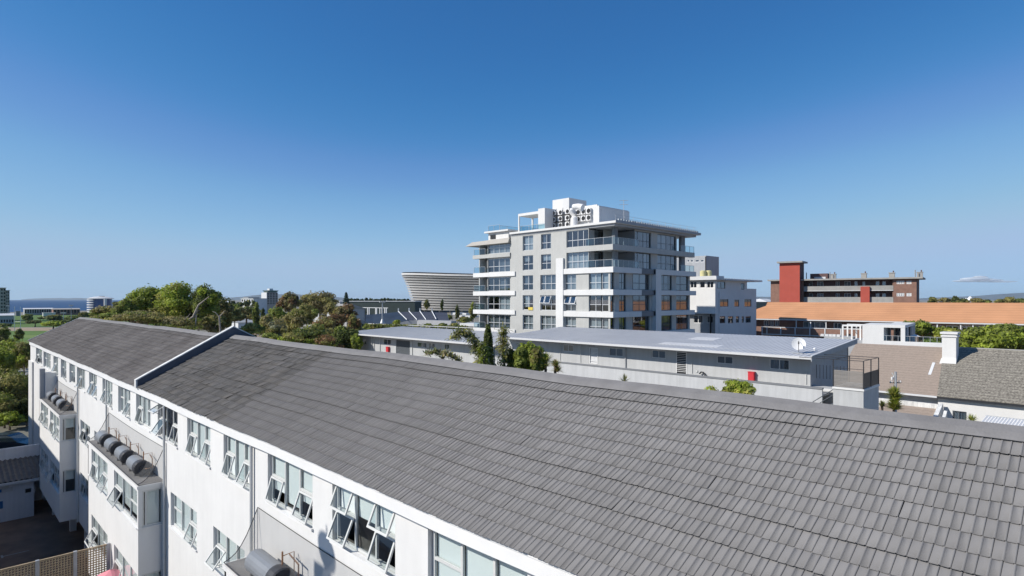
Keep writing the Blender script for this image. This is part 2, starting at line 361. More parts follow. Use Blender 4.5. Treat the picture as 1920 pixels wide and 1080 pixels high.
# ---------------------------------------------------------------- ground, streets, sea, hills
g = MB()
R_ = 14000
def gp(px, t, z=G): p = at(px, HZ, t); return (p[0], p[1], z)
shore = [gp(-900, 560), gp(-200, 600), gp(60, 720), gp(250, 900), gp(330, 1100), gp(380, 2200), gp(420, 14000)]
g.add([(x, y, G) for x, y, _ in shore] + [gp(900, R_), gp(1500, R_), gp(2600, R_ * .7), (R_ * .9, -R_, G), (-R_, -R_, G), (-R_, 200, G)], [tuple(range(13))])
mat('land', (.23, .215, .165), .95, .3, .05, 0, var2=.3, scale2=.012, col2=(.30, .265, .22))
kind(g.build('ground', 'land'), 'structure')
g = MB(); g.box(-16000, 12000, -200, 16000, G - 4.0, G - 2.4)
mat('sea_water', (.008, .045, .125), .55, .15, .02, .25, .3, spec=.3)
kind(g.build('sea', 'sea_water'), 'structure')
g = MB(); z = G + .004
g.add([(-60, -20, z), (6.6, -20, z), (14, 20, z), (14, 66, z), (6.1, 66.5, z), (-60, 58, z)], [(0, 1, 2, 3, 4, 5)])
kind(g.build('courtyard_paving', 'tar'), 'structure')
g = MB()
for x, y, L_ in ((3.0, 46.5, 1.2), (2.6, 42.3, 1.3), (2.7, 38.2, 1.3), (.6, 47.5, 1.2), (.2, 43, 1.3)):
    g.box(x, x + .10, y, y + .5, z + .002, z + .004); g.box(x + .1, x + .1 + L_, y + .2, y + .28, z + .002, z + .004)
kind(g.build('parking_markings', 'marking'), 'structure')
# rugby field with mown bands and its track
mat('turf', (.10, .17, .03), .95, .12, .12, 0, var2=.15, scale2=.03); mat('turf_light', (.15, .21, .05), .95, .1, .12, 0); mat('dirt_track', (.33, .25, .17), .95, .15, .1, 0)
def ground_patch(name, pts, m_, dz):
    q = MB(); q.add([gp(px, t, G + dz) for px, t in pts], [tuple(range(len(pts)))]); return kind(q.build(name, m_), 'structure')
ground_patch('sports_field', [(-260, 150), (220, 165), (230, 330), (-260, 300)], 'turf', .008)
for i, (t0, t1) in enumerate(((195, 212), (232, 250))):
    ground_patch('mown_band', [(-260, t0), (220, t0 + 8), (225, t1 + 8), (-260, t1)], 'turf_light', .014)
ground_patch('park_lawn', [(-260, 322), (430, 332), (420, 600), (250, 620), (-260, 520)], 'turf', .006)
ground_patch('running_track', [(-260, 286), (130, 290), (130, 322), (-260, 312)], 'dirt_track', .016)
ground_patch('dirt_path', [(52, 148), (120, 148), (110, 176), (50, 176)], 'dirt_track', .016)
ground_patch('gravel_lot', [(430, 240), (560, 240), (560, 275), (430, 275)], 'dirt_track', .012)
mat('hill', (.10, .12, .13), .95, .2, .002, 0)
def hill(px0, px1, t, prof, name='hills'):
    m = MB(); n = len(prof); V = []
    for i, y in enumerate(prof):
        px = px0 + (px1 - px0) * i / (n - 1); p = at(px, y, t); q = at(px, y, t)
        V += [(p[0] * .93, p[1] * .93, G - 3), (p[0], p[1], p[2]), (p[0] * 1.12, p[1] * 1.12, G - 3)]
    for i in range(n - 1):
        for k in range(2): m.add([V[i * 3 + k], V[i * 3 + 3 + k], V[i * 3 + 4 + k], V[i * 3 + 1 + k]], [(0, 1, 2, 3)])
    return kind(m.build(name, 'hill', smooth=True), 'structure')
hill(1700, 2300, 9000, [561, 558.5, 556.8, 555, 551.5, 549, 548.5, 549.5, 551, 552, 551.5, 553, 556, 559, 561])
hill(1380, 1470, 9500, [561, 557, 556, 556.5, 557, 561])
hill(405, 660, 9500, [561, 558.5, 557.5, 556.2, 554, 552.4, 551.6, 551.8, 551, 551.8, 553, 554.5, 555.2, 556.5, 558, 561])
hill(40, 200, 13200, [561.6, 560.3, 559.6, 559.2, 558.9, 558.6, 559.1, 558.5, 558.9, 559.4, 560.2, 561.6], 'far_shore')

# ---------------------------------------------------------------- the long white apartment block with the tiled roof
XW, XE, XR, ZE, ZR = 6.2, 6.06, 9.8, -3.59, -1.68
Y0, YP, Y1 = -6.0, 28.05, 66.4
def sag(y): return .014 * math.sin(y * .55) + .007 * math.sin(y * 1.3 + 1)
ap = thing('apartment_block', 'long white apartment block in the foreground with grey tiled roof and open casements', 'apartment building', (9.8, 30, G))
W = FL(XW)
ed = [62.4, 58.6, 57.9, 54.1, 52.72, 50.51, 49.35, 47.06, 45.94, 43.83, 42.83, 40.64, 39.46, 37.33, 35.92, 33.62, 32.4, 30.05, 29.05, 26.75, 25.7, 23.14, 22.05, 19.71, 18.56, 16.45, 15.33, 12.82, 11.89, 9.46, 8.44, 6.02, 5.0, 2.6]
top = [(ed[i + 1], ed[i], -5.2, -3.93) for i in range(0, len(ed), 2)]
mid = [(21.03, 23.98, -8.17, -6.95), (16.9, 19.45, -8.17, -6.95), (39.2, 42.1, -8.17, -6.95), (35.2, 38.0, -8.17, -6.95), (53.5, 56.5, -8.17, -6.95)]
low = [(39.2, 42.1, -11.2, -10.0), (35.2, 38.0, -11.2, -10.0), (21.03, 23.98, -11.2, -10.0), (16.9, 19.45, -11.2, -10.0)]
mb = MB(); wall(mb, W, Y0, Y1, -13.0, -3.8, top + mid + low, depth=.16, back=1.1)
mb.box(XW, 13.4, Y1 - .22, Y1, -13.0, -3.8); mb.box(13.2, 13.4, Y0, Y1, G, -3.8)
mb.extr([(XW, Y1, -3.8), (13.4, Y1, -3.8), (XR, Y1, ZR - .1)], (0, -.22, 0))
mb.box(XW + .3, 13.2, Y0, Y1 - .3, -13.0, -12.8, 2); mb.box(11.0, 11.2, Y0, Y1, G, -13.0, 2)
for y in np.arange(0, 64, 5.4): mb.box(6.6, 6.95, y, y + .35, G, -13.0)
mb.box(XW, 11, 53.2, 53.4, G, -13.0); mb.box(6.2, 6.5, 57.5, Y1, G, -13.0)
mb.build('wall', ['white_plaster', 'interior', 'concrete'], ap)
# window sills and window assemblies
def casement(F, o, parent, spec, n=.09):
    """three lights: side ones with a transom and a hinged sash; spec = (sash angle left, right, blind drops)"""
    a0, a1, z0, z1 = o; m = MB(); xs = bars(m, F, a0 + .02, a1 - .02, z0 + .02, z1 - .02, n, (1 / 3, 2 / 3), {0: .54, 2: .54}, .055)
    m.box(a0 - .04, a1 + .04, -.05, n, z0 - .05, z0 + .004, 1, F)
    fo = m.build('window', ['frame_paint', 'white_paint'], parent)
    zt = z0 + (z1 - z0) * .54; gq = MB()
    def pane(b0, b1, c0, c1): gq.quad(F.P(b0, n + .025, c0), F.P(b1, n + .025, c0), F.P(b1, n + .025, c1), F.P(b0, n + .025, c1))
    pane(xs[1], xs[2], z0 + .03, z1 - .03)
    la, lt, ra, rt, blinds = spec[:5]
    # a grows to the far (left) side: column 2 is the left one
    for (b0, b1), lo, up in (((xs[2] + .03, xs[3] - .03), la, lt), ((xs[0] + .03, xs[1] - .03), ra, rt)):
        if lo: sash(F, b0, b1, z0 + .05, zt - .03, n, lo, fo)
        else: pane(b0, b1, z0 + .03, zt)
        if up: sash(F, b0, b1, zt + .03, z1 - .05, n, up, fo)
        else: pane(b0, b1, zt, z1 - .03)
    gq.build('pane', 'glass', fo)
    if blinds:
        c = MB()
        for (b0, b1), dr in zip(((xs[2], xs[3]), (xs[1], xs[2]), (xs[0], xs[1])), blinds):
            if dr: c.box(b0 + .03, b1 - .03, n + .07, n + .085, z1 - (z1 - z0) * dr, z1 - .02, 0, F)
        if c.nv: c.build('blind', spec[5] if len(spec) > 5 else 'blind', fo)
    return fo
specs = {13: (16, 0, 17, 0, (.98, .98, .98)), 14: (30, 0, 14, 0, (.7, .86, .86)), 15: (24, 24, 22, 20, (.55, .5, .55)), 16: (22, 0, 0, 0, (.98, .98, .98)),
         12: (18, 0, 20, 0, (.95, .98, .9)), 11: (16, 0, 22, 0, (.98, .98, .98)), 10: (38, 62, 14, 0, (0, 0, 0))}
for i, o in enumerate(top):
    sp = specs.get(16 - (len(top) - 1 - i) if False else i, None)
    sp = {len(top) - 1: (17, 0, 0, 0, (.97, .97, .97)), len(top) - 2: (0, 0, 0, 0, (.9, .95, .95)), len(top) - 3: (24, 22, 22, 24, (.52, .45, .5)), len(top) - 4: (17, 0, 20, 0, (.75, .88, .7)),
          len(top) - 5: (16, 0, 24, 0, (.98, .98, .98)), len(top) - 6: (15, 0, 18, 0, (.97, .98, .98)), len(top) - 7: (34, 60, 14, 0, (0, 0, 0))}.get(i)
    if sp is None:
        sp = (rnd.choice((0, 14, 20)), 0, rnd.choice((0, 16, 24)), 0, (rnd.choice((.98, .7)),) * 3, rnd.choice(('blind', 'curtain', 'curtain')))
    casement(W, o, ap, sp)
for i, o in enumerate(mid): casement(W, o, ap, ((0, 0, 22, 0, (.98,) * 3), (38, 0, 0, 0, (.98,) * 3))[i] if i < 2 else (16, 0, 18, 0, (.5, .3, .4), 'curtain'))
for i, o in enumerate(low): casement(W, o, ap, (12, 0, 0, 0, (.6, .6, .3), 'curtain'))
# bay boxes
BX = 5.35; BF = FL(BX)
bays = [(43.05, 51.9), (24.76, 34.3), (6.3, 15.95)]
bwin = [[(47.8, 51.2), (43.15, 46.85)], [(29.95, 33.45), (24.9, 28.7)], [(11.2, 14.9), (6.4, 10.1)]]
for bi, (b0, b1) in enumerate(bays):
    m = MB(); ops = [(w0, w1, zz, zz + 1.33) for w0, w1 in bwin[bi] for zz in (-8.28, -11.32)]
    wall(m, BF, b0, b1, -12.96, -6.86, ops, depth=.08, back=.62)
    R1 = FR(b0); wall(m, R1, BX, XW, -12.96, -6.86, [(BX + .12, XW - .05, -8.28, -6.95), (BX + .12, XW - .05, -11.32, -9.98)] if bi < 2 else [], depth=.08, back=0)
    m.box(BX, XW, b1 - .12, b1 - .002, -12.96, -6.86); m.box(BX + .002, XW, b0 + .1, b1 - .13, -12.958, -12.9)
    m.box(BX - .04, XW + .01, b0 - .04, b1 + .04, -6.86, -6.75, 0); m.box(BX + .005, XW, b0 + .02, b1 - .02, -6.75, -6.73, 2)
    for zz in (-8.33, -11.37): m.box(BX - .03, BX + .02, b0 - .03, b1 + .02, zz, zz + .045); m.box(BX + .02, XW, b0 - .03, b0 + .02, zz, zz + .045)
    bay = m.build('bay', ['white_plaster', 'interior', 'slab_felt'], ap)
    for k, (w0, w1) in enumerate(bwin[bi]):
        for zz in (-8.28, -11.32):
            casement(BF, (w0, w1, zz, zz + 1.33), ap, ((18, 0, 20, 0, (.97,) * 3), (12, 0, 24, 0, (.97,) * 3), (30, 0, 0, 0, (.5, .8, .8), 'curtain'))[(bi + k + int(zz < -9)) % 3], .05)
    if bi < 2:
        for zz in (-8.28, -11.32): window(R1, BX + .12, XW - .05, zz, zz + 1.33, ap, n=.03, cols=(.2,), glass='glass', frame='frame_paint', cur=[(.2, 1, .98 if bi else .45)], cmat='blind', cn=.12)
# shaft standing on the far bay, streaked pier at the end of the wall
m = MB(); m.box(5.55, 6.19, 50.9, 51.7, -6.73, -5.0); m.box(5.28, 5.56, 51.0, 51.5, -6.73, -4.72, 1); m.build('shaft', ['white_plaster', 'mid_grey_plaster'], ap)
m = MB(); m.box(6.08, 6.2, 63.9, 66.38, -12.9, -5.3); m.build('streaked_pier', 'weathered_white', ap)
# gutter and fascia
m = MB(); ys = np.arange(Y0, Y1 + .01, .93)
for a, b in zip(ys, ys[1:]):
    s0, s1 = sag(a), sag(b)
    def seg(x0, x1, z0, z1): m.hexa([(x0, a, z0 + s0), (x1, a, z0 + s0), (x1, b, z0 + s1), (x0, b, z0 + s1), (x0, a, z1 + s0), (x1, a, z1 + s0), (x1, b, z1 + s1), (x0, b, z1 + s1)])
    seg(6.07, 6.10, -3.89, -3.62); seg(6.10, 6.19, -3.88, -3.85); seg(6.055, 6.07, -3.65, -3.62)
m.build('gutter', 'white_paint', ap)
m = MB()
for y in (16.25, 24.55, 34.6, 42.5, 2.2): m.tube([(6.13, y, -3.91), (6.13, y, -13.0)], .045, 8)
m.build('downpipe', 'frame_paint', ap)
# roof
def rz(x): return ZE + (x - XE) * (ZR - ZE) / (XR - XE)
SL = math.hypot(XR - XE, ZR - ZE); cs, sn = (XR - XE) / SL, (ZR - ZE) / SL
def tiles(y0, y1, jit, name, mname, parent, rough=0.0):
    g_, w_ = .285, .195; nc = int((SL - .1) / g_) + 1
    P = np.array([[0, -.001], [.02, .010], [.085, .010], [.11, .0], [.455, .0], [.475, .011], [.555, .011], [.575, .0], [.95, .0], [.985, .0]]); M_ = len(P)
    Vs = []; Fs = []; Cs = []; off = 0
    for k in range(nc):
        n = int((y1 - y0) / w_); ys = y0 + (np.arange(n) + (.5 if k % 2 else 0)) * w_ * (y1 - y0) / (n * w_)
        lift = .034 + (.016 if k in (4, 6, 13) else 0) + nr.normal(0, .0022 + jit, n) + (rough * (nr.random(n) < .12) * .02)
        ds = nr.normal(0, .003 + jit, n); s0 = k * g_ + ds - (.03 if k else .055); s1 = np.full(n, min((k + 1) * g_ + .03, SL)); gap = np.where(nr.random(n) < (.07 if rough > .5 else .02), .014 if rough > .5 else .008, 0)
        sg = np.array([sag(q) for q in ys]); V = np.zeros((n, 3 * M_, 3))
        for j, (fx, pz) in enumerate(P):
            yy = ys + fx * w_ - gap * (fx > .5)
            for r_, (s_, l_) in enumerate(((s0, lift - .012), (s0, lift + nr.normal(0, .0008, n)), (s1, np.full(n, .006)))):
                h = l_ + pz
                V[:, r_ * M_ + j, 0] = XE + s_ * cs - h * sn; V[:, r_ * M_ + j, 1] = yy; V[:, r_ * M_ + j, 2] = ZE + s_ * sn + h * cs + sg
        f = []
        for r_ in range(2):
            for j in range(M_ - 1): f.append((r_ * M_ + j, r_ * M_ + j + 1, (r_ + 1) * M_ + j + 1, (r_ + 1) * M_ + j))
        f.append((0, M_, 2 * M_, 2 * M_)); f.append((M_ - 1, 3 * M_ - 1, 3 * M_ - 1, 2 * M_ - 1))
        f = np.array([q for q in f if len(set(q)) == 4]); F_ = (f[None] + (np.arange(n) * 3 * M_)[:, None, None]).reshape(-1, 4) + off
        Vs.append(V.reshape(-1, 3)); Fs.append(F_); Cs.append(np.repeat(nr.random(n), len(f))); off += n * 3 * M_
    ob = fast_mesh(name, np.concatenate(Vs), np.concatenate(Fs), mname, parent, col=np.concatenate(Cs), org=tuple(parent['_org']))
    return ob
ro = MB(); ro.quad((XE + .02, Y0, ZE - .03), (XE + .02, Y1, ZE - .03), (XR, Y1, ZR - .03), (XR, Y0, ZR - .03)); ro.quad((XR, Y0, ZR - .04), (XR, Y1, ZR - .04), (13.7, Y1, ZE - .05), (13.7, Y0, ZE - .05), 1)
roof = ro.build('roof', ['underlay', 'tile_far'], ap)
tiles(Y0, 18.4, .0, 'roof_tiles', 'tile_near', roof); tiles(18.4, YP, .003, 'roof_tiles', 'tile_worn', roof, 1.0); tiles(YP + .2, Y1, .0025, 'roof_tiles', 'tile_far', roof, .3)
for o_ in roof.children: o_.location = (0, 0, 0)
m = MB(); ys = np.arange(Y0, Y1 + .2, .5)
prof = [(-.25, .045 - .122), (-.22, .058 - .108), (-.14, .06 - .055), (0, .07), (.14, .075 - .06), (.4, .04 - .2)]
V = []
for y in ys:
    if YP - .1 < y < YP + .4: pass
    d = sag(y); k = .003 * math.sin(y * 2.1) + .004 * rnd.random()
    V += [(XR + px_, y, ZR + pz_ + d + k) for px_, pz_ in prof]
n = len(prof)
m.add(V, [(i * n + j, i * n + j + 1, (i + 1) * n + j + 1, (i + 1) * n + j) for i in range(len(ys) - 1) for j in range(n - 1)])
m.build('ridge_capping', 'ridge_coat', roof)
# verge strip at the far gable and the fire wall across the roof
m = MB()
m.extr([(XE - .03, YP, rz(XE) - .02), (XE - .03, YP, rz(XE) + .26), (XE + .05, YP, rz(XE) + .32), (XR, YP, ZR + .42), (13.6, YP, ZE + .30), (13.6, YP, ZE - .02), (XR, YP, ZR - .02)], (0, .2, 0), 0)
m.build('fire_wall', ['bitumen'], ap)
m = MB(); e = .03
m.extr([(XE - .06, YP - e, rz(XE) + .262), (XE + .045, YP - e, rz(XE) + .325), (XR, YP - e, ZR + .425), (13.65, YP - e, ZE + .305), (13.65, YP - e, ZE + .345), (XR, YP - e, ZR + .465), (XE + .03, YP - e, rz(XE) + .365), (XE - .1, YP - e, rz(XE) + .29)], (0, .2 + 2 * e, 0), 0)
m.box(XE - .09, XE - .03, YP - e, YP + .2 + e, rz(XE) - .04, rz(XE) + .28)
m.build('coping', 'weathered_white', ap)
m = MB(); m.extr([(XE - .02, Y1, ZE - .06), (XE - .02, Y1, ZE + .05), (XR, Y1, ZR + .06), (13.7, Y1, ZE + .05), (13.7, Y1, ZE - .06), (XR, Y1, ZR - .06)], (0, .05, 0)); m.build('verge', 'weathered_white', ap)

# water heaters and their nets
def heater(loc, L_=1.0, r=.27, label='', rot=0):
    t = thing('water_heater', label, 'water heater', loc, 'horizontal water heaters lying on the bay roofs')
    x, y, z = loc; m = MB(); pr = [(0, r * .2), (.04, r * .93), (.08, r)]
    m.tube([(x, y + .06, z), (x, y + L_, z)], r, 20); m.build('tank', 'tank_grey', t, smooth=False)
    m = MB(); m.tube([(x, y - .06, z), (x, y - .02, z), (x, y + .2, z), (x, y + .28, z)], [r * .98, r * 1.08, r * 1.08, r * 1.04], 20)
    m.tube([(x, y - .1, z), (x, y - .05, z)], .09, 10); m.build('end_cap', 'tank_cap', t)
    m = MB()
    m.tube([(x, y - .08, z), (x + .1, y - .2, z), (x + .3, y - .2, z), (x + .3, y - .2, z + .35), (x + .36, y + .4, z + .38)], .02, 5)
    m.tube([(x + .1, y + .2, z + r), (x + .1, y + .2, z + r + .3)], .022, 5); m.tube([(x + .1, y + .2, z + r + .2), (x + .4, y + .25, z + r + .2), (x + .4, y + .25, z - .1)], .012, 5)
    m.build('pipework', 'copper' if L_ > 1.1 else 'pipe_dark', t)
    m = MB()
    for yy in (y + .2, y + L_ - .2): m.box(x - .2, x + .2, yy, yy + .06, -6.73, z - r * .75)
    m.build('bracket', 'pipe_dark', t)
    return t
for i, (y, o_) in enumerate(((32.15, 'farthest of the four on the middle bay'), (30.15, 'third back of the four on the middle bay'), (28.1, 'second back of the four on the middle bay'), (26.0, 'front one of the four on the middle bay, black end showing'))):
    heater((5.74, y, -6.42), 1.25, .27, 'grey water heater, ' + o_)
for y, o_ in ((48.9, 'rear one of three tanks on the far bay'), (46.7, 'middle one of three tanks on the far bay'), (44.55, 'front one of three tanks on the far bay, black end showing')):
    heater((5.78, y, -6.42), 1.25, .27, 'grey water heater, ' + o_)
heater((5.72, 13.35, -6.42), 1.5, .28, 'blue-grey water heater with a dark end, alone on the nearest bay')
m = MB(); p = (5.70, 14.1, -6.42)
for k in range(7):
    a = math.radians(100 + k * 1.0)
for i, (b0, b1) in enumerate(bays):
    lab = ('sagging grey bird net over the far bay roof with three tanks', 'sagging grey bird net over the middle bay roof with four tanks', 'sagging grey bird net over the nearest bay roof at the bottom edge')[i]
    t = thing('bird_net', lab, 'net', (5.8, (b0 + b1) / 2, -6.7), 'nets stretched over the bay roofs')
    U = 12; Vv = 6; m = MB(); V = []
    for u in range(U + 1):
        for v_ in range(Vv + 1):
            fu, fv = u / U, v_ / Vv
            y = b0 + .02 + (b1 - b0 - .04) * fu; x = (XW - .02) * (1 - fv) + (BX - .02) * fv; zz = -5.5 * (1 - fv) + -6.70 * fv - .28 * math.sin(math.pi * fv) * (1 - .0 * fu) - .05 * math.sin(math.pi * fu)
            V.append((x, y, max(zz, -6.69 if fv > .99 else zz)))
    m.add(V, [(u * (Vv + 1) + v_, u * (Vv + 1) + v_ + 1, (u + 1) * (Vv + 1) + v_ + 1, (u + 1) * (Vv + 1) + v_) for u in range(U) for v_ in range(Vv)])
    for y, s in ((0, 0), (U, 0)):
        base = (XW - .02, V[y * (Vv + 1)][1], -6.71)
        for v_ in range(Vv): m.add([base, V[y * (Vv + 1) + v_], V[y * (Vv + 1) + v_ + 1]], [(0, 1, 2)])
    m.build('mesh_sheet', 'net', t)
    m = MB(); wob = lambda: rnd.uniform(-.012, .012)
    for u in (0, U): m.tube([V[u * (Vv + 1) + v_] for v_ in range(Vv + 1)], .012, 4)
    m.tube([V[u * (Vv + 1)] for u in range(U + 1)], .012, 4); m.tube([V[u * (Vv + 1) + Vv] for u in range(U + 1)], .014, 4)
    m.build('rope', 'black_metal', t)
    m = MB()
    for u in (0, U): m.tube([(XW - .03, V[u * (Vv + 1)][1], -5.5), (XW - .03, V[u * (Vv + 1)][1], -6.72)], .012, 4)
    m.build('upright', 'galvanised', t)
ORD = ['first', 'second', 'third', 'fourth', 'fifth', 'sixth', 'seventh', 'eighth', 'ninth', 'tenth']
# ---------------------------------------------------------------- apartment tower in the middle
tw = thing('apartment_tower', 'seven storey grey and white apartment tower with banded balconies and glass rails', 'apartment building', (75, 60, G))
XL, YR = 65.6, 48.15
TL, TR = FL(XL), FR(YR)
BT = {7: 7.42, 6: 4.38, 5: 1.32, 4: -1.72, 3: -4.76, 2: -7.80, 1: -10.84}      # top of the balcony band of each floor
YM, YE, XE2 = 67.35, 75.9, 87.2
colA = TL.px(980, 500)[0], TL.px(999.5, 500)[0]; colB = TL.px(1014.3, 500)[0], TL.px(1033, 500)[0]; colC = TL.px(1013, 500)[0], TL.px(1043.4, 500)[0]
opsL = []; winL = []
for f, b in BT.items():
    opsL.append((colA[1], colA[0], b + .08, b + 2.34)); winL.append((opsL[-1], 'A', f))
    q = colB if f >= 6 else colC; opsL.append((q[1], q[0], b + .06, b + 2.32)); winL.append((opsL[-1], 'B', f))
    wing = (67.8, 73.1, b + .02, b + 2.24); opsL.append(wing); winL.append((wing, 'W', f))
    if f >= 6: o_ = (51.87, 55.87, b + .0, b + 2.36); opsL.append(o_); winL.append((o_, 'C', f))
    else:
        o_ = (54.09, 56.2, b + .02, b + 2.3); opsL.append(o_); winL.append((o_, 'D', f))
        o_ = (48.45, 51.85, b + .02, b + 2.3); opsL.append(o_); winL.append((o_, 'E', f))
m = MB()
wall(m, TL, 51.8, YM, G, 10.15, [o for o in opsL if 51.8 < o[0] and o[1] < YM], .25, mi_back=1, back=1.4)
wall(m, TL, 67.36, 73.4, G, 9.6, [o for o in opsL if o[0] > YM], .2, n0=.25, mi_back=1, back=1.4)
wall(m, TL, YR, 51.8, G, 3.62, [o for o in opsL if o[1] < 51.86], .2, mi_back=1, back=1.4)
opsR = []; winR = []
def rop(x0, x1, f, k, lo=.02, hi=2.3):
    o = (TR.px(x0, 500)[0], TR.px(x1, 500)[0], BT[f] + lo, BT[f] + hi); opsR.append(o); winR.append((o, k, f))
for f in BT:
    if f >= 6: rop(1191, 1221, f, 'F'); rop(1232.5, 1268, f, 'G')
    else: rop(1145, 1152, f, 'H'); rop(1161, 1174, f, 'I'); rop(1186, 1218, f, 'J'); rop(1234, 1260, f, 'K'); rop(1268, 1291, f, 'L')
XC = TR.px(1190, 500)[0]; XD = TR.px(1269, 500)[0]
wall(m, TR, XC, XD, 3.62, 10.15, [o for o, k, f in winR if f >= 6], .22, mi_back=1, back=1.3)
wall(m, TR, XL, XE2 - .3, G, 3.62, [o for o, k, f in winR if f < 6], .22, mi_back=1, back=1.3)
m.box(XL + 3, 71.0, YR + 4.2, YE - 2, G, 10.1, 1); m.box(XL + 3, XD - .05, YR + 3.3, YR + 3.45, G, 10.1, 0); m.box(70.8, 71.2, YR + 3.45, 74.8, G, 10.1, 0)
m.box(XE2 - .32, XE2 - .3, YR, 51.5, G, 3.62); m.box(XD, XE2 - .3, 51.3, 51.5, G, 3.6); m.box(XL, 71.2, 74.8, 75.0, G, 9.6); m.box(XD - .02, XD, YR + .3, YR + 3.4, 3.6, 10.1)
m.box(XL + .3, XL + .5, 73.3, 73.5, G, 9.6, 2); m.box(XL + .25, XL + 3.2, 73.2, 73.4, G, 9.6, 2)
tww = m.build('wall', ['grey_plaster', 'interior_dark', 'dark_grey_plaster'], tw)
# loggia backs and columns
for f in (6, 7):
    b = BT[f]; m = MB()
    m.box(XL + .2, XC, 51.8, 52.0, b, b + 2.3, 0); m.box(XC, XC + .2, YR + .05, 52.0, b, b + 2.3, 2); m.box(XL + 2.2, XC - .4, 51.78, 51.8, b + .1, b + 2.25, 1)
    m.build('loggia_wall', ['mid_grey_plaster', 'interior_dark', 'dark_grey_plaster'], tw)
    for x0, x1, y0 in ((1155, 1161, .2), (1279, 1285.5, .1)):
        m = MB(); m.box(TR.px(x0, 500)[0], TR.px(x1, 500)[0], YR + y0, YR + y0 + .5, b - .05, b + 2.45, 0); m.build('column', 'dark_grey_plaster', tw)
for f in (6, 7): window(FR(51.70), XL + 1.3, XC - .3, BT[f] + .05, BT[f] + 2.25, tw, n=.02, cols=(.28, .52, .76), frame='dark_frame', cur=[(0, .2, 1), (.55, .78, 1)] if f == 6 else None, cmat='curtain', cn=.04)
# balcony bands
for f, b in BT.items():
    t0 = b - .76
    def bb(mats, *boxes):
        m = MB()
        for q in boxes: m.box(*q)
        m.build('balcony_band', mats, tw)
    if f == 7:
        bb(['grey_plaster'], (XL - .22, XL + .3, 47.55, 55.9, t0, b, 0), (XL + .3, XE2 + .1, 47.55, YR + .1, t0, b, 0), (XL + .002, XE2, YR + .1, 51.4, t0 + .1, b - .02, 0))
        bb(['grey_plaster'], (XL - .2, XL + .6, 67.4, 76.4, t0 + .1, b - .05, 0))
    else:
        c0, c1, c2 = TR.px(1196, 500)[0], TR.px(1222, 500)[0], TR.px(1232, 500)[0]
        fl = [(XL, XE2, YR + .1, 51.4, t0 + .1, b - .02, 0)] if f == 6 else []
        bb(['white_plaster', 'dark_grey_plaster'], (XL - .22, XL + .3, 47.5, 56.3, t0, b, 0), (XL + .3, c0, 47.5, YR + .1, t0, b, 0), (c0, c1, 47.75, YR + .1, t0 + .02, b - .02, 1), (c1, XE2 + (.5 if f in (5, 6) else .1), 47.5, YR + .1, t0 + (.0 if f > 5 else .05), b, 0), *fl)
        bb(['white_plaster'], (XL - .2, XL + .7, 66.3, 76.3, t0 + .05, b - .02, 0))
    m = MB(); m.box(XL + .7, XL + 3, 67.5, 76, t0 + .12, b - .1); m.build('balcony_floor', 'concrete', tw)
m = MB(); m.box(XL - .3, XL + .1, 56.28, 57.65, G, 5.95); m.build('white_pier', 'white_plaster', tw)
m = MB(); m.box(TR.px(1222, 500)[0], TR.px(1232, 500)[0], 47.42, YR + .05, G, 4.4); m.build('white_pier', 'white_plaster', tw)
# windows
pal = [[(0, 1, 1)], [(0, .3, 1), (.7, 1, 1)], None, [(0, .55, 1)], [(.5, 1, .6)], None]
cspec = {('A', 7): ([(0, 1, 1)], 'blind'), ('A', 6): ([(.5, 1, .4)], 'curtain'), ('A', 4): ([(.45, 1, .8)], 'blind'), ('A', 3): ([(0, 1, 1)], 'curtain'), ('B', 6): ([(0, 1, .4)], 'blind'), ('B', 5): ([(0, 1, 1)], 'curtain_grey'),
         ('B', 3): ([(0, 1, .95)], 'curtain'), ('W', 7): ([(0, 1, 1)], 'curtain'), ('W', 6): ([(0, .6, 1)], 'curtain_grey'), ('W', 5): ([(.2, .5, 1)], 'curtain_grey'), ('W', 4): ([(0, .5, 1)], 'blind'), ('W', 3): ([(0, 1, 1)], 'curtain_grey'),
         ('C', 7): (None, ''), ('C', 6): ([(0, 1, 1)], 'blind'), ('D', 5): ([(0, 1, 1)], 'curtain'), ('D', 3): ([(0, 1, 1)], 'blind'), ('E', 5): ([(0, 1, 1)], 'blind'), ('E', 3): ([(0, 1, .8)], 'blind'), ('E', 4): (None, ''),
         ('J', 5): ([(0, .9, 1)], 'curtain'), ('I', 5): ([(.2, 1, 1)], 'curtain'), ('K', 5): ([(0, 1, 1)], 'curtain_grey'), ('F', 7): ([(.5, 1, 1)], 'curtain_grey'), ('F', 6): ([(.7, 1, 1)], 'curtain'), ('G', 7): ([(0, .6, .9)], 'curtain'), ('G', 6): ([(0, .6, .9)], 'curtain_grey'), ('I', 3): ([(.3, .9, 1)], 'curtain')}
ncol = {'A': (.5,), 'B': (.5,), 'W': (.25, .5, .75), 'C': (.25, .5, .75), 'D': (.5,), 'E': (.33, .66), 'F': (.2, .55, .8), 'G': (.25, .5, .75), 'H': (), 'I': (.5,), 'J': (.08, .45, .82), 'K': (.1, .45, .8), 'L': (.4,)}
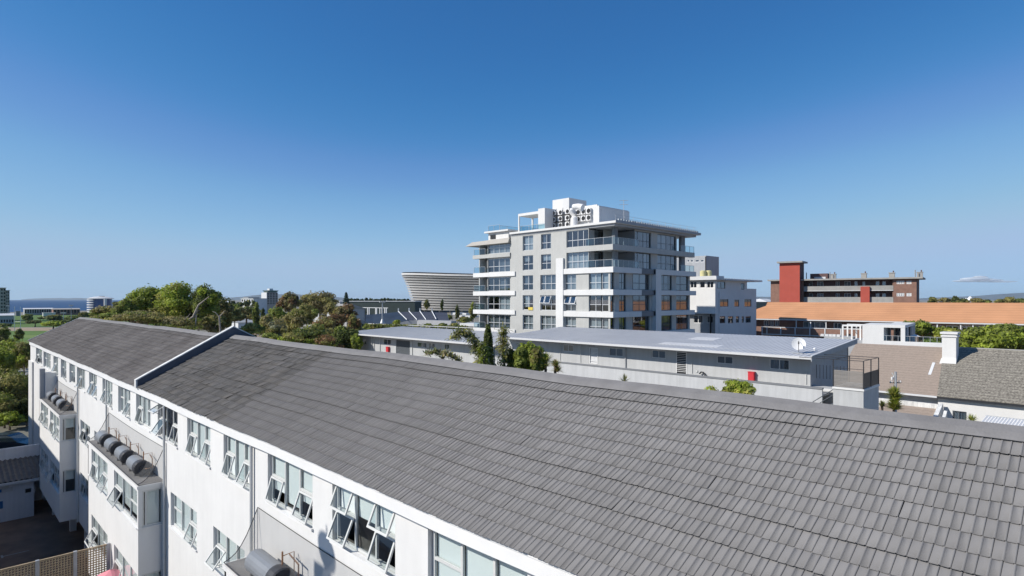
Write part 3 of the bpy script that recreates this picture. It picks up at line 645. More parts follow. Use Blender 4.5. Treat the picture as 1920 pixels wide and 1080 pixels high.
for (o, k, f) in winL + winR:
    F_ = TL if (o, k, f) in winL else TR
    cols = ncol[k]
    if k == 'B' and f <= 5: cols = (.36, .72)
    cu, cm_ = cspec.get((k, f), (pal[(f * 7 + ord(k)) % 6], 'curtain_grey'))
    rows = {i: .42 for i in range(len(cols) + 1)}
    n_ = .18 if k != 'W' else .4
    fr_ = 'aluminium' if k in 'ABCDEW' else 'dark_frame'
    w_ = window(F_, o[0], o[1], o[2], o[3], tw, n=n_, cols=cols, rows=rows, fw=.075, frame=fr_, cur=cu, cmat=cm_, cn=.22)
    if f == 4 and k in 'BD':
        xs = [o[0]] + [o[0] + (o[1] - o[0]) * c for c in cols] + [o[1]]
        for i in range(len(cols) + 1):
            if k == 'B' and i == 0: continue
            sash(F_, xs[i] + .05, xs[i + 1] - .05, o[2] + 1.0, o[3] - .1, n_, 20, w_, glass='glass_dark', frame='aluminium')
m = MB(); 
for f in (5, 4, 3, 2, 1): m.box(XL - .06, XL + .0, 51.9, 54.02, BT[f] + .02, BT[f] + 2.28)
# glass rails
def rail(F, a0, a1, z, h, parent, n=0.0, posts=3, gl='glass_rail', name='balcony_rail'):
    m = MB(); m.box(a0, a1, n - .02, n + .03, z + h - .04, z + h, 0, F)
    for i in range(posts + 1):
        a = a0 + (a1 - a0) * i / posts; m.box(a - .02, a + .02, n - .02, n + .03, z, z + h - .04, 0, F)
    r = m.build(name, 'galvanised', parent); q = MB(); q.quad(F.P(a0, n, z + .03), F.P(a1, n, z + .03), F.P(a1, n, z + h - .05), F.P(a0, n, z + h - .05)); q.build('pane', gl, r)
for f in (6, 7):
    rail(FL(XL - .16), 47.65, 52.2 if f == 7 else 51.9, BT[f], 1.0, tw); rail(FR(47.62), XL - .1, XC + .2, BT[f], 1.0, tw, posts=5); rail(FR(47.62), XD + .3, XE2, BT[f], .95, tw)
for f in (7, 6, 5, 4, 3):
    rail(FL(XL - .14), 73.3, 76.1, BT[f] - (.05 if f == 7 else 0), 1.0, tw, posts=2)
# roof slab with overhang, parapet railing, left wing canopy
m = MB(); m.box(XL - .35, 71.6, 47.0, YM, 10.22, 10.52, 0); m.box(71.6, XE2 + 1.0, 47.0, 51.9, 10.22, 10.52, 0); m.box(XL - .05, 71.6, 47.4, YM - .1, 9.9, 10.22, 1); m.box(71.6, XE2 + .3, 47.4, 51.7, 9.9, 10.22, 1); m.box(XL - .37, XE2 + 1.05, 46.95, 47.0, 10.25, 10.6, 1)
m.build('roof_slab', ['white_plaster', 'mid_grey_plaster'], tw)
m = MB(); m.hexa([(XL - .5, 67.5, 8.95), (XL + 3, 67.5, 8.95), (XL + 3, 78.0, 8.95), (XL - .5, 78.0, 8.95), (XL - .2, 67.5, 9.75), (XL + 3, 67.5, 9.75), (XL + 3, 76.6, 9.6), (XL - .2, 76.6, 9.6)])
m.build('canopy', 'cream_plaster', tw)
m = MB(); m.box(XL + .4, XL + 2.4, 68.3, 73.1, 9.6, 10.9); m.box(XL - .1, XL + 2.5, 67.9, 73.6, 10.9, 11.15); m.build('stair_head', 'white_plaster', tw)
m = MB(); m.box(XL + .36, XL + .4, 71.3, 72.6, 9.85, 10.55); m.build('stair_window', 'interior_dark', tw)
rail(FR(70.5), XL + .5, XL + 5.5, 11.0, 1.0, tw, posts=3); rail(FL(XL + .3), 70.3, 73.0, 11.15, .95, tw, posts=2); rail(FR(66), XL + .6, XL + 5, 10.52, .95, tw); rail(FL(XL + 1.0), 61.0, 66.0, 10.52, 1.0, tw, posts=3)
m = MB()
for i, x in enumerate(np.arange(XL + .6, XE2 + .4, .62)): m.box(x, x + .42, 47.15, 47.35, 10.52, 10.86 - .0 * i, 0)
for z_ in (11.0, 11.35): m.box(XL, XE2 + .3, 47.3, 47.33, z_, z_ + .03, 1)
for x in np.arange(XL, XE2 + .3, 2.1): m.box(x, x + .03, 47.3, 47.33, 10.5, 11.38, 1)
m.build('parapet_railing', ['galvanised', 'galvanised'], tw)
# rooftop: pergola, plant walls, lift house
XP = XL + 1.2; FPp = FL(XP)
p_l, p_r, p_w = FPp.px(971.5, 420)[0], FPp.px(1009, 420)[0], FPp.px(1021.5, 420)[0]
m = MB(); m.box(XP, XP + 3.4, p_r, p_l, 13.15, 13.55); m.box(XP, XP + .18, p_l - .22, p_l, 10.5, 13.15); m.box(XP + 3.1, XP + 3.3, p_l - .22, p_l, 10.5, 13.15); m.build('pergola', 'white_plaster', tw)
m = MB(); m.box(XP, XP + 3.6, p_w, p_r, 10.5, 13.9); m.build('plant_wall', 'white_plaster', tw)
FQ = FL(XP + 2.4); q0, q1 = FQ.px(1065, 400)[0], FQ.px(1021, 400)[0]
m = MB(); m.box(XP + 2.5, XP + 2.75, 53.2, q1, 10.5, 13.8); m.build('plant_wall', 'white_plaster', tw)
FZ = FL(XP + 1.9); z0_, z1_ = FZ.px(1123, 400)[0], FZ.px(1078, 400)[0]
m = MB(); m.box(XP + 1.95, XP + 9.5, z0_, z0_ + .3, 10.5, 13.35); m.box(XP + 1.95, XP + 2.2, z0_ + .3, z1_, 10.5, 13.4); m.box(XP + 2, XP + 9.4, z0_ + .1, z1_ + 2, 13.35, 13.5, 0)
m.build('plant_wall', 'white_plaster', tw)
m = MB(); a_, b_ = FL(XP + 4).px(1067, 380)[0], FL(XP + 4).px(1036, 380)[0]; m.box(XP + 4, XP + 8.3, a_, b_, 10.5, 15.75); m.build('lift_house', 'white_plaster', tw)
m = MB(); c = at(1086, 388, 84); m.tube([(c[0], c[1] + 1.0, c[2] + .1), (c[0], c[1] + .2, c[2] + .1), (c[0] + .1, c[1] - .55, c[2] - .15)], [.42, .42, .5], 12); m.box(c[0] - .3, c[0] + .3, c[1] + .2, c[1] + .8, 13.4, c[2]); m.build('cowl', 'white_paint', tw)
m = MB(); c0 = on_x(1078, 405, XP + 1.2)[1]
m.tube([(XP + 1.0, c0, 10.6), (XP + 1.1, c0 + .05, 11.9), (XP + 1.2, c0 + .5, 12.9), (XP + 1.9, c0 + 1.1, 13.2)], [.55, .55, .5, .45], 12); m.build('duct', 'white_paint', tw)
# condenser units on racks
def condenser(F, a, z, n, label, w_=.85, h=.75):
    c = F.P(a, n, z); t = thing('air_conditioner', label, 'air conditioner', c, 'air conditioner units on the tower roof')
    m = MB(); m.box(a - w_ / 2, a + w_ / 2, n, n + .3, z, z + h, 0, F); m.build('casing', 'white_paint', t)
    m = MB(); P_ = lambda r, k: F.P(a - .08 + r * math.cos(k), n - .012, z + h / 2 + r * math.sin(k))
    m.add([P_(h * .42, 2 * math.pi * i / 14) for i in range(14)], [tuple(range(14))]); m.build('fan', 'interior_dark', t)
    return t
rows_ = ['bottom', 'middle', 'top']
for r_ in range(3):
    for c_ in range(4):
        a = q1 - .75 - c_ * 1.42; condenser(FQ, a, 10.95 + r_ * .98, -.45, 'white air conditioner, %s row of the left roof rack, %s from left' % (rows_[r_], ORD[c_]), .8, .72)
m = MB()
for r_ in range(3): m.box(q1 - 5.6, q1 - .2, -.5, -.02, 10.88 + r_ * .98, 10.94 + r_ * .98, 0, FQ)
for a in np.arange(q1 - 5.6, q1 - .1, 1.35): m.box(a, a + .05, -.5, -.45, 10.5, 13.9, 0, FQ)
m.build('rack', 'black_metal', tw)
for r_ in range(2):
    for c_ in range(3):
        a = z1_ - .8 - c_ * .98 - (0); condenser(FZ, a, 11.45 + r_ * 1.0, -.35, 'white air conditioner, %s row of the right roof rack, %s from left' % (('lower', 'upper')[r_], ORD[c_]), .8, .8)
t = thing('roof_antenna', 'thin metal antenna with small crossbars on top of the grey tower', 'antenna', (XP + 11, 50.5, 10.5))
m = MB(); ca = at(1169.5, 400, 88); m.tube([(ca[0], ca[1], 10.5), (ca[0], ca[1], 14.7)], .04, 5)
m.build('mast', 'galvanised', t); m = MB()
for zz in (14.0, 14.6): m.tube([(ca[0] - .4, ca[1] + .5, zz), (ca[0] + .4, ca[1] - .5, zz)], .03, 4)
m.build('crossbar', 'galvanised', t)
t = thing('yellow_towel', 'small yellow towel hung over a window ledge of the grey tower', 'towel', on_x(995, 580, XL))
m = MB(); p = on_x(995, 576, XL - .05); m.box(XL - .08, XL - .02, p[1] - .45, p[1] + .5, p[2] - .45, p[2], 0); m.build('cloth', 'leaf_straw', t)
MATS['yl'] = mat('yellow_cloth', (.65, .5, .1), .9)
t.children[0].data.materials[0] = M('yellow_cloth')

# ---------------------------------------------------------------- long grey flats with sheet roofs behind the ridge
XG = 49.65; XK = 48.0; GF = FL(XG)
def lowblock(nm, label, Ya, Yb, ze, zb, rise, xend, grey='mid_grey_plaster'):
    t = thing(nm, label, 'building', (54, (Ya + Yb) / 2, G)); return t
gb = lowblock('grey_flats', 'long low grey flats with pale sheet roof, white gates and a satellite dish', 17.1, 51.4, -4.45, -6.84, 0, 59)
gops = []; gw = []
def gfeat(x0, x1, y0, y1, k):
    o = GF.rect(x0, x1, y0, y1); gops.append(o); gw.append((o, k))
gfeat(1056, 1075, 646, 659, 'w'); gfeat(1105.5, 1121, 652, 682, 'd'); gfeat(1142, 1168, 653, 668, 'w'); gfeat(1222, 1248, 657, 671.5, 'w'); gfeat(1268, 1288, 659, 702, 'g'); gfeat(1344, 1374, 668, 682, 'wd'); gfeat(1443, 1480, 674, 693, 'w')
Yr = 17.1; Yl = 51.4
m = MB(); wall(m, GF, Yr, Yl, -7.3, -4.3, gops, .12, mi_back=2, back=.5)
XB = 59.0; RG = FR(Yr)
m.add([(XG, Yr, -13), (XB, Yr, -13), (XB, Yr, -3.85), (XG, Yr, -4.3)], [(0, 1, 2, 3)], 1); m.add([(XG, Yl, -13), (XB, Yl, -13), (XB, Yl, -3.85), (XG, Yl, -4.3)], [(0, 1, 2, 3)])
m.box(XB - .2, XB, Yr, Yl, G, -3.9); m.box(XK + .2, XG, 15.7, Yl + .5, -7.35, -7.2, 3); m.box(XK, XK + .2, 15.7, Yl + .5, G, -6.80, 3)
m.build('wall', ['pale_grey_plaster', 'mid_grey_plaster', 'interior_dark', 'parapet_plaster'], gb)
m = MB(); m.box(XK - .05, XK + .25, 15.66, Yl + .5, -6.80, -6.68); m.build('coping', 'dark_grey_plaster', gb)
gb_low = None
XV = 48.18
def rfz(x): return -4.42 + (x - XV) * (.78 / (XB + .2 - XV))
m = MB(); m.hexa([(XV, Yr - .6, rfz(XV) - .04), (XB + .3, Yr - .6, rfz(XB + .3) - .04), (XB + .3, Yl + .2, rfz(XB + .3) - .04), (XV, Yl + .2, rfz(XV) - .04), (XV, Yr - .6, rfz(XV)), (XB + .3, Yr - .6, rfz(XB + .3)), (XB + .3, Yl + .2, rfz(XB + .3)), (XV, Yl + .2, rfz(XV))])
for y in np.arange(Yr - .5, Yl, .38): m.hexa([(XV, y, rfz(XV) - .01), (XB + .3, y, rfz(XB + .3) - .01), (XB + .3, y + .05, rfz(XB + .3) - .01), (XV, y + .05, rfz(XV) - .01), (XV, y, rfz(XV) + .02), (XB + .3, y, rfz(XB + .3) + .02), (XB + .3, y + .05, rfz(XB + .3) + .02), (XV, y + .05, rfz(XV) + .02)])
for x0, x1, y0, y1 in ((54.2, 56.0, 27.5, 30.2), (50.0, 51.3, 25.0, 31.0)): m.hexa([(x0, y0, rfz(x0)), (x1, y0, rfz(x1)), (x1, y1, rfz(x1)), (x0, y1, rfz(x0)), (x0, y0, rfz(x0) + .024), (x1, y0, rfz(x1) + .024), (x1, y1, rfz(x1) + .024), (x0, y1, rfz(x0) + .024)], 1)
m.build('roof', ['roof_sheet', 'roof_sheet_light'], gb)
m = MB(); m.box(XV - .14, XV, Yr - .6, Yl + .2, -4.62, -4.44); m.build('gutter', 'roof_sheet_light', gb)
m = MB(); m.extr([(XV - .16, Yr - .66, -4.75), (XB + .3, Yr - .66, rfz(XB + .3) - .34), (XB + .3, Yr - .66, rfz(XB + .3) + .08), (XV - .16, Yr - .66, -4.36)], (0, .06, 0)); m.build('barge_board', 'mid_grey_plaster', gb)
m = MB(); m.extr([(XV - .16, Yr - .70, -4.36), (XB + .3, Yr - .70, rfz(XB + .3) + .08), (XB + .3, Yr - .70, rfz(XB + .3) + .13), (XV - .16, Yr - .70, -4.31)], (0, .12, 0)); m.build('flashing', 'roof_sheet_light', gb)
for o, k in gw:
    if k[0] == 'w':
        window(GF, *o, gb, n=.03, cols=(.5,), fw=.05, frame='white_paint', glass='glass_dark', cur=None if k == 'wd' else [(0, 1, 1)], cmat='curtain_grey', cn=.08)
    else:
        m = MB(); bars(m, GF, o[0], o[1], o[2], o[3], -.04, (), {}, .07, .04)
        a0, a1, z0, z1 = o
        for zz in np.arange(z0 + .25, z1 - .1, .16 if k == 'g' else .9): m.box(a0 + .07, a1 - .07, -.03, -.01, zz, zz + .035, 0, GF)
        if k == 'd': m.hexa([GF.P(a0 + .1, -.03, z1 - .5), GF.P(a0 + .1, -.01, z1 - .5), GF.P(a0 + .1, -.01, z1 - .4), GF.P(a0 + .1, -.03, z1 - .4), GF.P(a1 - .1, -.03, z0 + .9), GF.P(a1 - .1, -.01, z0 + .9), GF.P(a1 - .1, -.01, z0 + 1.0), GF.P(a1 - .1, -.03, z0 + 1.0)])
        d_ = m.build('security_gate', 'white_paint', gb); q = MB(); q.box(a0 + .05, a1 - .05, .06, .1, z0, z1, 0, GF); q.build('door', 'interior_dark' if k == 'g' else 'far_white', d_)
# painted plinth band, downpipes, meter box and vents
for px_ in (1173.5,): a = GF.px(px_, 680)[0]; q = MB(); q.box(a - .05, a + .05, -.13, -.03, -7.2, -4.4, 0, GF); q.build('downpipe', 'mid_grey_plaster', gb)
for px_ in (1051, 1089, 1298, 1512): a = GF.px(px_, 680)[0]; q = MB(); q.box(a - .02, a + .02, -.07, -.015, -6.75, -5.7 if px_ > 1200 else -4.6, 0, GF); q.build('conduit', 'frame_paint', gb)
a, z = GF.px(1319, 703); q = MB(); q.tube([GF.P(a - .25, -.2, z - .25), GF.P(a - .25, -.2, z + .05), GF.P(a - .1, -.2, z + .25), GF.P(a + .12, -.2, z + .27), GF.P(a + .28, -.2, z + .1)], .07, 6); q.build('pipe_bend', 'black_metal', gb)
for px_, py_ in ((1023, 641), (1112, 645), (1410, 670), (1418, 670.5), (1307, 696)):
    a, z = GF.px(px_, py_); q = MB(); q.box(a - .08, a + .08, -.08, -.02, z - .08, z + .08, 0, GF); q.build('wall_box', 'frame_paint', gb)
def hosebox(F, px_, y0, y1, label, wd=.5):
    a, z0 = F.px(px_, y1); _, z1 = F.px(px_, y0); t = thing('fire_hose_cabinet', label, 'hose cabinet', F.P(a, -.3, z0), 'red cabinets on the grey flats')
    m = MB(); m.box(a - wd / 2, a + wd / 2, -.33, -.03, z0, z1 - .06, 0, F); m.box(a - wd / 2 - .03, a + wd / 2 + .03, -.36, -.03, z1 - .06, z1, 0, F); m.build('cabinet', 'red_paint', t)
    m = MB(); m.box(a - wd / 2 + .05, a + wd / 2 - .05, -.345, -.33, z0 + .06, z1 - .12, 0, F); m.build('door', 'red_paint', t)
hosebox(GF, 1411, 696.5, 715, 'red hose cabinet on the wall above the leafy shrub, nearest the dish')
# satellite dish on the roof edge
t = thing('satellite_dish', 'white round satellite dish standing on the edge of the pale sheet roof', 'satellite dish', (XV + .5, 18.6, -4.4))
dc = at(1497.5, 645.5, 47.6); m = MB(); R1_ = .52; nrm = -dc / np.linalg.norm(dc); nrm = nrm + np.array([0, 0, .25]); nrm /= np.linalg.norm(nrm)
u = np.cross((0, 0, 1), nrm); u /= np.linalg.norm(u); q = np.cross(nrm, u)
V = []
for i in range(5):
    r_ = R1_ * i / 4
    for k in range(24): a = 2 * math.pi * k / 24; V.append(dc + r_ * (math.cos(a) * u + math.sin(a) * q) + nrm * (.12 * (r_ / R1_) ** 2))
m.add(V, [(i * 24 + k, i * 24 + (k + 1) % 24, (i + 1) * 24 + (k + 1) % 24, (i + 1) * 24 + k) for i in range(4) for k in range(24)]); m.build('dish', 'white_paint', t, smooth=True)
m = MB(); m.tube([dc - q * .5 + nrm * .1, dc - q * .25 + nrm * .45, dc + nrm * .5], .025, 5); m.tube([dc + nrm * .5 + q * .08, dc + nrm * .5 - q * .1], .06, 6); m.tube([dc + nrm * .5, dc + q * .25 + nrm * .14], .018, 4); m.build('feed_arm', 'black_metal', t)
m = MB(); m.tube([dc - nrm * .06, (dc[0], dc[1], rfz(dc[0]) + .05)], .035, 6); m.box(dc[0] - .3, dc[0] + .3, dc[1] - .4, dc[1] + .4, rfz(dc[0]), rfz(dc[0]) + .05); m.build('stand', 'galvanised', t)
t = thing('roof_vent', 'tiny white domed vent on the sheet roof right of the dish', 'vent', (0, 0, 0)); p = at(1527.5, 655, 48.5); m = MB(); m.lathe([(.05, -.15), (.06, 0), (.12, .02), (.1, .1), (.02, .14)], p, 10); m.build('cowl', 'white_paint', t)
# stair landing at the end of the flats
t = thing('stair_landing', 'grey landing block with slatted timber screen and black rails beside the flats', 'stair landing', (48, 14, G))
LX, LYa, LYb = 47.0, 12.65, 14.62
m = MB(); m.box(LX, 50.8, LYa, LYb, G, -6.35); m.box(LX - .06, 50.85, LYa - .05, LYb + .04, -6.5, -6.36, 1); m.box(LX + 1.9, LX + 2.2, LYb, 17.1, -7.0, -6.85, 1); m.box(LX + 2.6, 50.8, LYb, 17.1, G, -6.9, 0)
m.build('landing', ['pale_grey_plaster', 'white_plaster'], t)
m = MB()
for i in range(13): m.box(LX + .02, LX + .06, LYa + .05, LYb - .05, -6.33 + i * .093, -6.33 + i * .093 + .075)
m.build('timber_screen', 'timber_grey', t)
m = MB(); m.box(LX + .1, 50.75, LYa, LYa + .03, -6.33, -5.25); m.box(LX + .1, 50.75, LYa + .03, LYa + .05, -4.4, -4.36)
for y, x in ((LYa, LX + .02), (LYa, LX + 1.8), (LYa, 50.75), (LYb, LX + .02), (LYb, 50.75)): m.box(x - .03, x + .03, y - .03, y + .03, -6.36, -4.36)
for x in (LX + .02, LX + 1.8, 50.75): m.box(x - .02, x + .02, LYa, 17.0, -4.4, -4.36)
m.box(LX, 50.75, LYb - .02, LYb + .02, -4.42, -4.38); m.box(LX, LX + .03, LYa, LYb, -5.0, -4.97)
for i in range(9): m.box(50.5, 50.53, LYb + .3 + i * .25, LYb + .33 + i * .25, -6.3, -5.2)
m.build('railing', 'black_metal', t)
m = MB()
for i in range(8): m.box(LX + .6, LX + 1.8, LYb + .1 + i * .28, LYb + .38 + i * .28, -9.2 + .18 * (8 - i) - .2, -9.2 + .18 * (8 - i))
m.tube([(LX + .55, LYb + .1, -6.6), (LX + .55, LYb + 2.3, -8.3)], .03, 4); m.tube([(LX + .55, LYb + .1, -7.0), (LX + .55, LYb + 2.3, -8.7)], .03, 4); m.build('stair', 'dark_frame', t)
# far block of the same flats
fb = thing('grey_flats', 'lower grey flats farther left with a roller door and pale flat roof', 'building', (55, 70, G))
fops = []; fw_ = []
def ff(x0, x1, y0, y1, k): o = GF.rect(x0, x1, y0, y1); fops.append(o); fw_.append((o, k))
ff(677, 687, 636, 646, 'w'); ff(719, 733, 636, 646, 'w'); ff(742.5, 768.5, 638.5, 665, 'r'); ff(782, 800, 642, 652, 'w'); ff(803, 815, 643, 654, 'w'); ff(833, 842, 645, 656, 'w')
m = MB(); wall(m, GF, 52.5, 90.0, -9.2, -5.42, fops, .12, mi_back=1, back=.6); m.box(XG, 60, 89.8, 90.0, -9.2, -5.45); m.box(59.8, 60, 52.5, 90.0, G, -5.1); m.box(48.2, XG, 50, 90, G, -9.2); m.box(XG, 60, 52.5, 52.6, -9.2, -5.2, 2)
m.build('wall', ['pale_grey_plaster', 'interior_dark', 'pale_grey_plaster'], fb)
m = MB(); m.hexa([(48.2, 52.0, -5.56), (60.3, 52.0, -4.96), (60.3, 89.8, -4.96), (48.2, 89.8, -5.56), (48.2, 52.0, -5.46), (60.3, 52.0, -4.86), (60.3, 89.8, -4.86), (48.2, 89.8, -5.46)], 0)
for y in np.arange(52.3, 89.5, .55): m.hexa([(48.2, y, -5.465), (60.3, y, -4.865), (60.3, y + .06, -4.865), (48.2, y + .06, -5.465), (48.2, y, -5.43), (60.3, y, -4.83), (60.3, y + .06, -4.83), (48.2, y + .06, -5.43)])
m.build('roof', ['roof_sheet_light'], fb)
m = MB(); m.box(48.06, 48.2, 52.0, 89.8, -5.66, -5.44); m.build('gutter', 'roof_sheet_light', fb)
for o, k in fw_:
    if k == 'w': window(GF, *o, fb, n=.03, cols=(.5,), fw=.06, frame='white_paint', cur=[(0, 1, 1)], cmat='curtain_grey', cn=.08)
    else:
        m = MB(); a0, a1, z0, z1 = o
        for zz in np.arange(z0, z1 - .05, .1): m.box(a0, a1, .06, .08, zz, zz + .085, 0, GF)
        m.build('roller_door', 'dark_frame', fb)
m = MB()
for px_ in (698, 702, 713, 773.5): a = GF.px(px_, 650)[0]; m.box(a - .05, a + .05, -.12, -.02, -9.0, -5.7, 0, GF)
m.build('downpipe', 'frame_paint', fb)
hosebox(GF, 729, 650, 659.5, 'red hose cabinet left of the roller door on the farther flats', .62)
# ---------------------------------------------------------------- frames turned a little from the main grid
def rot_frame(px, py, t, vp=-380):
    d = ray(vp, HZ); d = d / np.linalg.norm(d); p = at(px, py, t); sg_ = 1 if vp < px else -1; return Fr((p[0], p[1]), (d[0], d[1]), (sg_ * d[1], -sg_ * d[0]))
stripe('orange_tiles', (.55, .275, .14), (.47, .225, .112), 2.6, (0, 0, 1), .85, .28, .15, .2, .10, .25)
mat('brick', (.25, .145, .11), .9, .15, 1.2, 0, var2=.1); mat('dark_brick', (.13, .08, .075), .9, .15, 1.2, 0)
stripe('brown_tiles', (.30, .24, .195), (.25, .2, .16), 4.6, (0, 0, 1), .9, .25, .15, .2, .10, 4.5)
stripe('mossy_tiles', (.22, .2, .165), (.15, .13, .11), 4.6, (0, 0, 1), .9, .3, .2, .3, .5, 6.5)
# grey and white flats behind the tower
gw_ = thing('white_flats', 'white and grey flats with overhanging roof just right of the tower', 'apartment building', (100, 52, G))
XW2, YW2 = 95.3, 48.1; A2, B2 = FL(XW2), FR(YW2)
z_ = lambda py, t: -(py - HZ) / FP * t
m = MB(); o1 = [A2.rect(a, b, 527.5, 540) for a, b in ((1294, 1306.5), (1312, 1322), (1325, 1338))]
wall(m, A2, YW2, 66, -2.25, 3.3, o1, .15, mi_back=1, back=.8)
o2 = [A2.rect(1300, 1318, 591, 606, .6), A2.rect(1325, 1337, 592, 606, .6)]
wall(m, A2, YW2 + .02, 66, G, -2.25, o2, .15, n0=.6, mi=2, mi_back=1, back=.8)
xe = 111.6; o3 = []
for a, b, y0, y1 in ((1345, 1360, 528, 541), (1389, 1396, 531, 543), (1350, 1366, 561, 575), (1377, 1386, 562, 575), (1396, 1409, 561, 575), (1349, 1360, 593, 606), (1365, 1375, 593, 606), (1380, 1386, 593, 605), (1391, 1395, 593, 605), (1398, 1408, 593, 605)):
    o3.append(B2.rect(a, b, y0, y1))
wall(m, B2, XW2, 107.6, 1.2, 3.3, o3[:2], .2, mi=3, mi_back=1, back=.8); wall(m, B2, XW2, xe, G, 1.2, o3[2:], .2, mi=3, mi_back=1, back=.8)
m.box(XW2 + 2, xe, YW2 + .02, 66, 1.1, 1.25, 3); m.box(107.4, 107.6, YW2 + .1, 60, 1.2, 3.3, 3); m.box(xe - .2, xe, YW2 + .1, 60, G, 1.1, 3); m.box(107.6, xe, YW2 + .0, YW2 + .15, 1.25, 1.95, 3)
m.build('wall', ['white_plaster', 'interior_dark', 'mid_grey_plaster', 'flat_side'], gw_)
m = MB(); m.box(XW2 - .8, XW2 + 2, YW2 - .6, 66, 3.3, 3.95); m.box(XW2 + 2, xe + .6, YW2 - .9, YW2 + 4, 3.25, 3.55)
for i in range(26): m.box(XW2 + .2 + i * .6, XW2 + .4 + i * .6, YW2 - .95, YW2 - .9, 3.3, 3.62)
m.build('roof', 'far_white', gw_)
m = MB(); m.box(XW2 - .5, XW2 + .6, YW2 - .2, 66, -2.5, -2.25); m.build('ledge', 'far_white', gw_)
for i, o in enumerate(o1): window(A2, *o, gw_, n=.06, cols=(.5,) if i != 1 else (), fw=.1, frame='white_paint', cur=None)
for o in o2: window(A2, *o, gw_, n=.66, cols=(.5,), fw=.1, frame='white_paint', cur=None)
for i, o in enumerate(o3): window(B2, *o, gw_, n=.08, cols=(.5,), fw=.08, frame='dark_frame', cur=[(0, .5, 1)] if i % 3 == 0 else None, cmat='curtain_grey')
m = MB(); m.box(XW2 + 1.3, XW2 + 1.42, YW2 - .12, YW2 - .02, G, 1.3); m.build('downpipe', 'far_white', gw_)
tb = thing('grey_block', 'plain grey upper block with a strip of small windows, behind the yellow tanks', 'building', (118, 60, G))
p = at(1324, 500, 122); F3, F4 = FL(p[0]), FR(p[1]); m = MB()
o4 = [F3.rect(a, b, 486.5, 491.5) for a, b in ((1288, 1293), (1294, 1300), (1303, 1311), (1313, 1320))]
wall(m, F3, p[1], p[1] + 14, G, 8.75, o4, .15, mi_back=1, back=.6); x2 = F4.px(1348, 500)[0]
m.box(p[0], x2, p[1] - .0, p[1] + .2, G, 8.75, 2); m.box(p[0], x2, p[1], p[1] + 14, 8.75, 8.95, 0); m.build('wall', ['mid_grey_plaster', 'interior_dark', 'mid_grey_plaster'], tb)
for o in o4: window(F3, *o, tb, n=.05, cols=(), fw=.1, frame='white_paint')
for i, (px_, r_) in enumerate(((1318.5, .55), (1329, .5))):
    c = at(px_, 519, 104); t = thing('water_tank', ('pale yellow round water tank on the white flats, left one', 'pale yellow round water tank on the white flats, right one')[i], 'water tank', tuple(c), 'yellow tanks on the roof')
    m = MB(); m.lathe([(r_ * .9, 0), (r_, .05), (r_, .45), (r_ * .97, .5), (r_, .55), (r_, .95), (r_ * .8, 1.08), (r_ * .3, 1.12)], c, 16); m.build('tank', 'yellow_tank', t, smooth=False)
    m = MB(); m.box(c[0] - .6, c[0] + .6, c[1] - .6, c[1] + .6, c[2] - .25, c[2]); m.build('base', 'concrete', t)

# long orange roofed building
OF = rot_frame(1420, 597, 120); ob_ = thing('orange_roof_building', 'long building with bright orange tiled roof and white framed brick balconies', 'building', tuple(OF.P(-30, 6, G)))
a_l = OF.px(1392, 600)[0]; a_r = -95.0; ze, zr = -3.9, -.62
m = MB(); m.add([OF.P(a_l, 0, ze), OF.P(a_r, 0, ze), OF.P(a_r, 9, zr), OF.P(a_l, 9, zr), OF.P(a_r, 18, ze), OF.P(a_l, 18, ze)], [(0, 1, 2, 3), (3, 2, 4, 5)]); m.box(a_r, a_l, .02, .2, ze - .22, ze - .01, 1, OF); m.box(a_r, a_l, .2, 1.6, ze - .16, ze - .1, 1, OF)
m.build('roof', ['orange_tiles', 'far_white'], ob_)
n_ = 1.6; zz = lambda y, px_=1500: OF.px(px_, y, n_)[1]
m = MB(); ops = []
def of(x0, x1, y0, y1, k): o = OF.rect(x0, x1, y0, y1, n_); ops.append((o, k))
of(1432, 1441, 600.5, 611, 'd'); of(1443, 1451, 600.5, 611, 'd'); of(1453, 1461, 601, 611.5, 'd'); of(1506, 1548, 603, 614.5, 'c'); of(1563, 1578, 605, 616, 'd')
for a, b in ((1733, 1757), (1761, 1771), (1774, 1798), (1803, 1822), (1826, 1845), (1850, 1880), (1884, 1915)): of(a, b, 610.5, 623, 'd')
wall(m, OF, a_r, a_l - .3, G, ze - .12, [o for o, _ in ops], .2, n0=n_, mi_back=1, back=1); m.box(a_r, a_l - .3, 2.8, 16, G, ze - .12, 1, OF)
m.build('wall', ['brick', 'interior_dark'], ob_)
for o, k in ops: window(OF, *o, ob_, n=n_ + .08, cols=(.5,) if k == 'd' else (.25, .5, .75), fw=.12, frame='white_paint', cur=[(0, 1, 1)] if k == 'c' else None, cmat='curtain')
m = MB(); a0, a1 = OF.px(1426, 620)[0], OF.px(1585, 620)[0]
z0, z1 = OF.px(1437, 627)[1], OF.px(1437, 612.5)[1]
m.box(a1, a0, .3, .5, z1 - .12, z1, 0, OF); m.box(a1, a0, .3, .5, z0, z0 + .14, 0, OF); m.box(a1, a0, .5, n_, z0 - .1, z0, 0, OF)
for px_ in (1428, 1437, 1463, 1490, 1517.5, 1546, 1576): a = OF.px(px_, 620)[0]; m.box(a - .09, a + .09, .28, .48, z0 - .1, z1, 0, OF)
for px_ in (1492, 1519, 1548): a = OF.px(px_, 620)[0]; m.box(a - .08, a + .08, .3, .45, z1, ze - .2, 0, OF)
b0, b1 = OF.px(1728, 620)[0], OF.px(1885, 620)[0]; zb = OF.px(1800, 624.5)[1]
m.box(b1, b0, .3, .5, zb, zb + .16, 0, OF); m.box(b1, b0, .5, n_, zb - .1, zb, 0, OF)
for px_ in (1757, 1801, 1824, 1846, 1882): a = OF.px(px_, 620)[0]; m.box(a - .09, a + .09, .28, .5, zb, ze - .2, 0, OF)
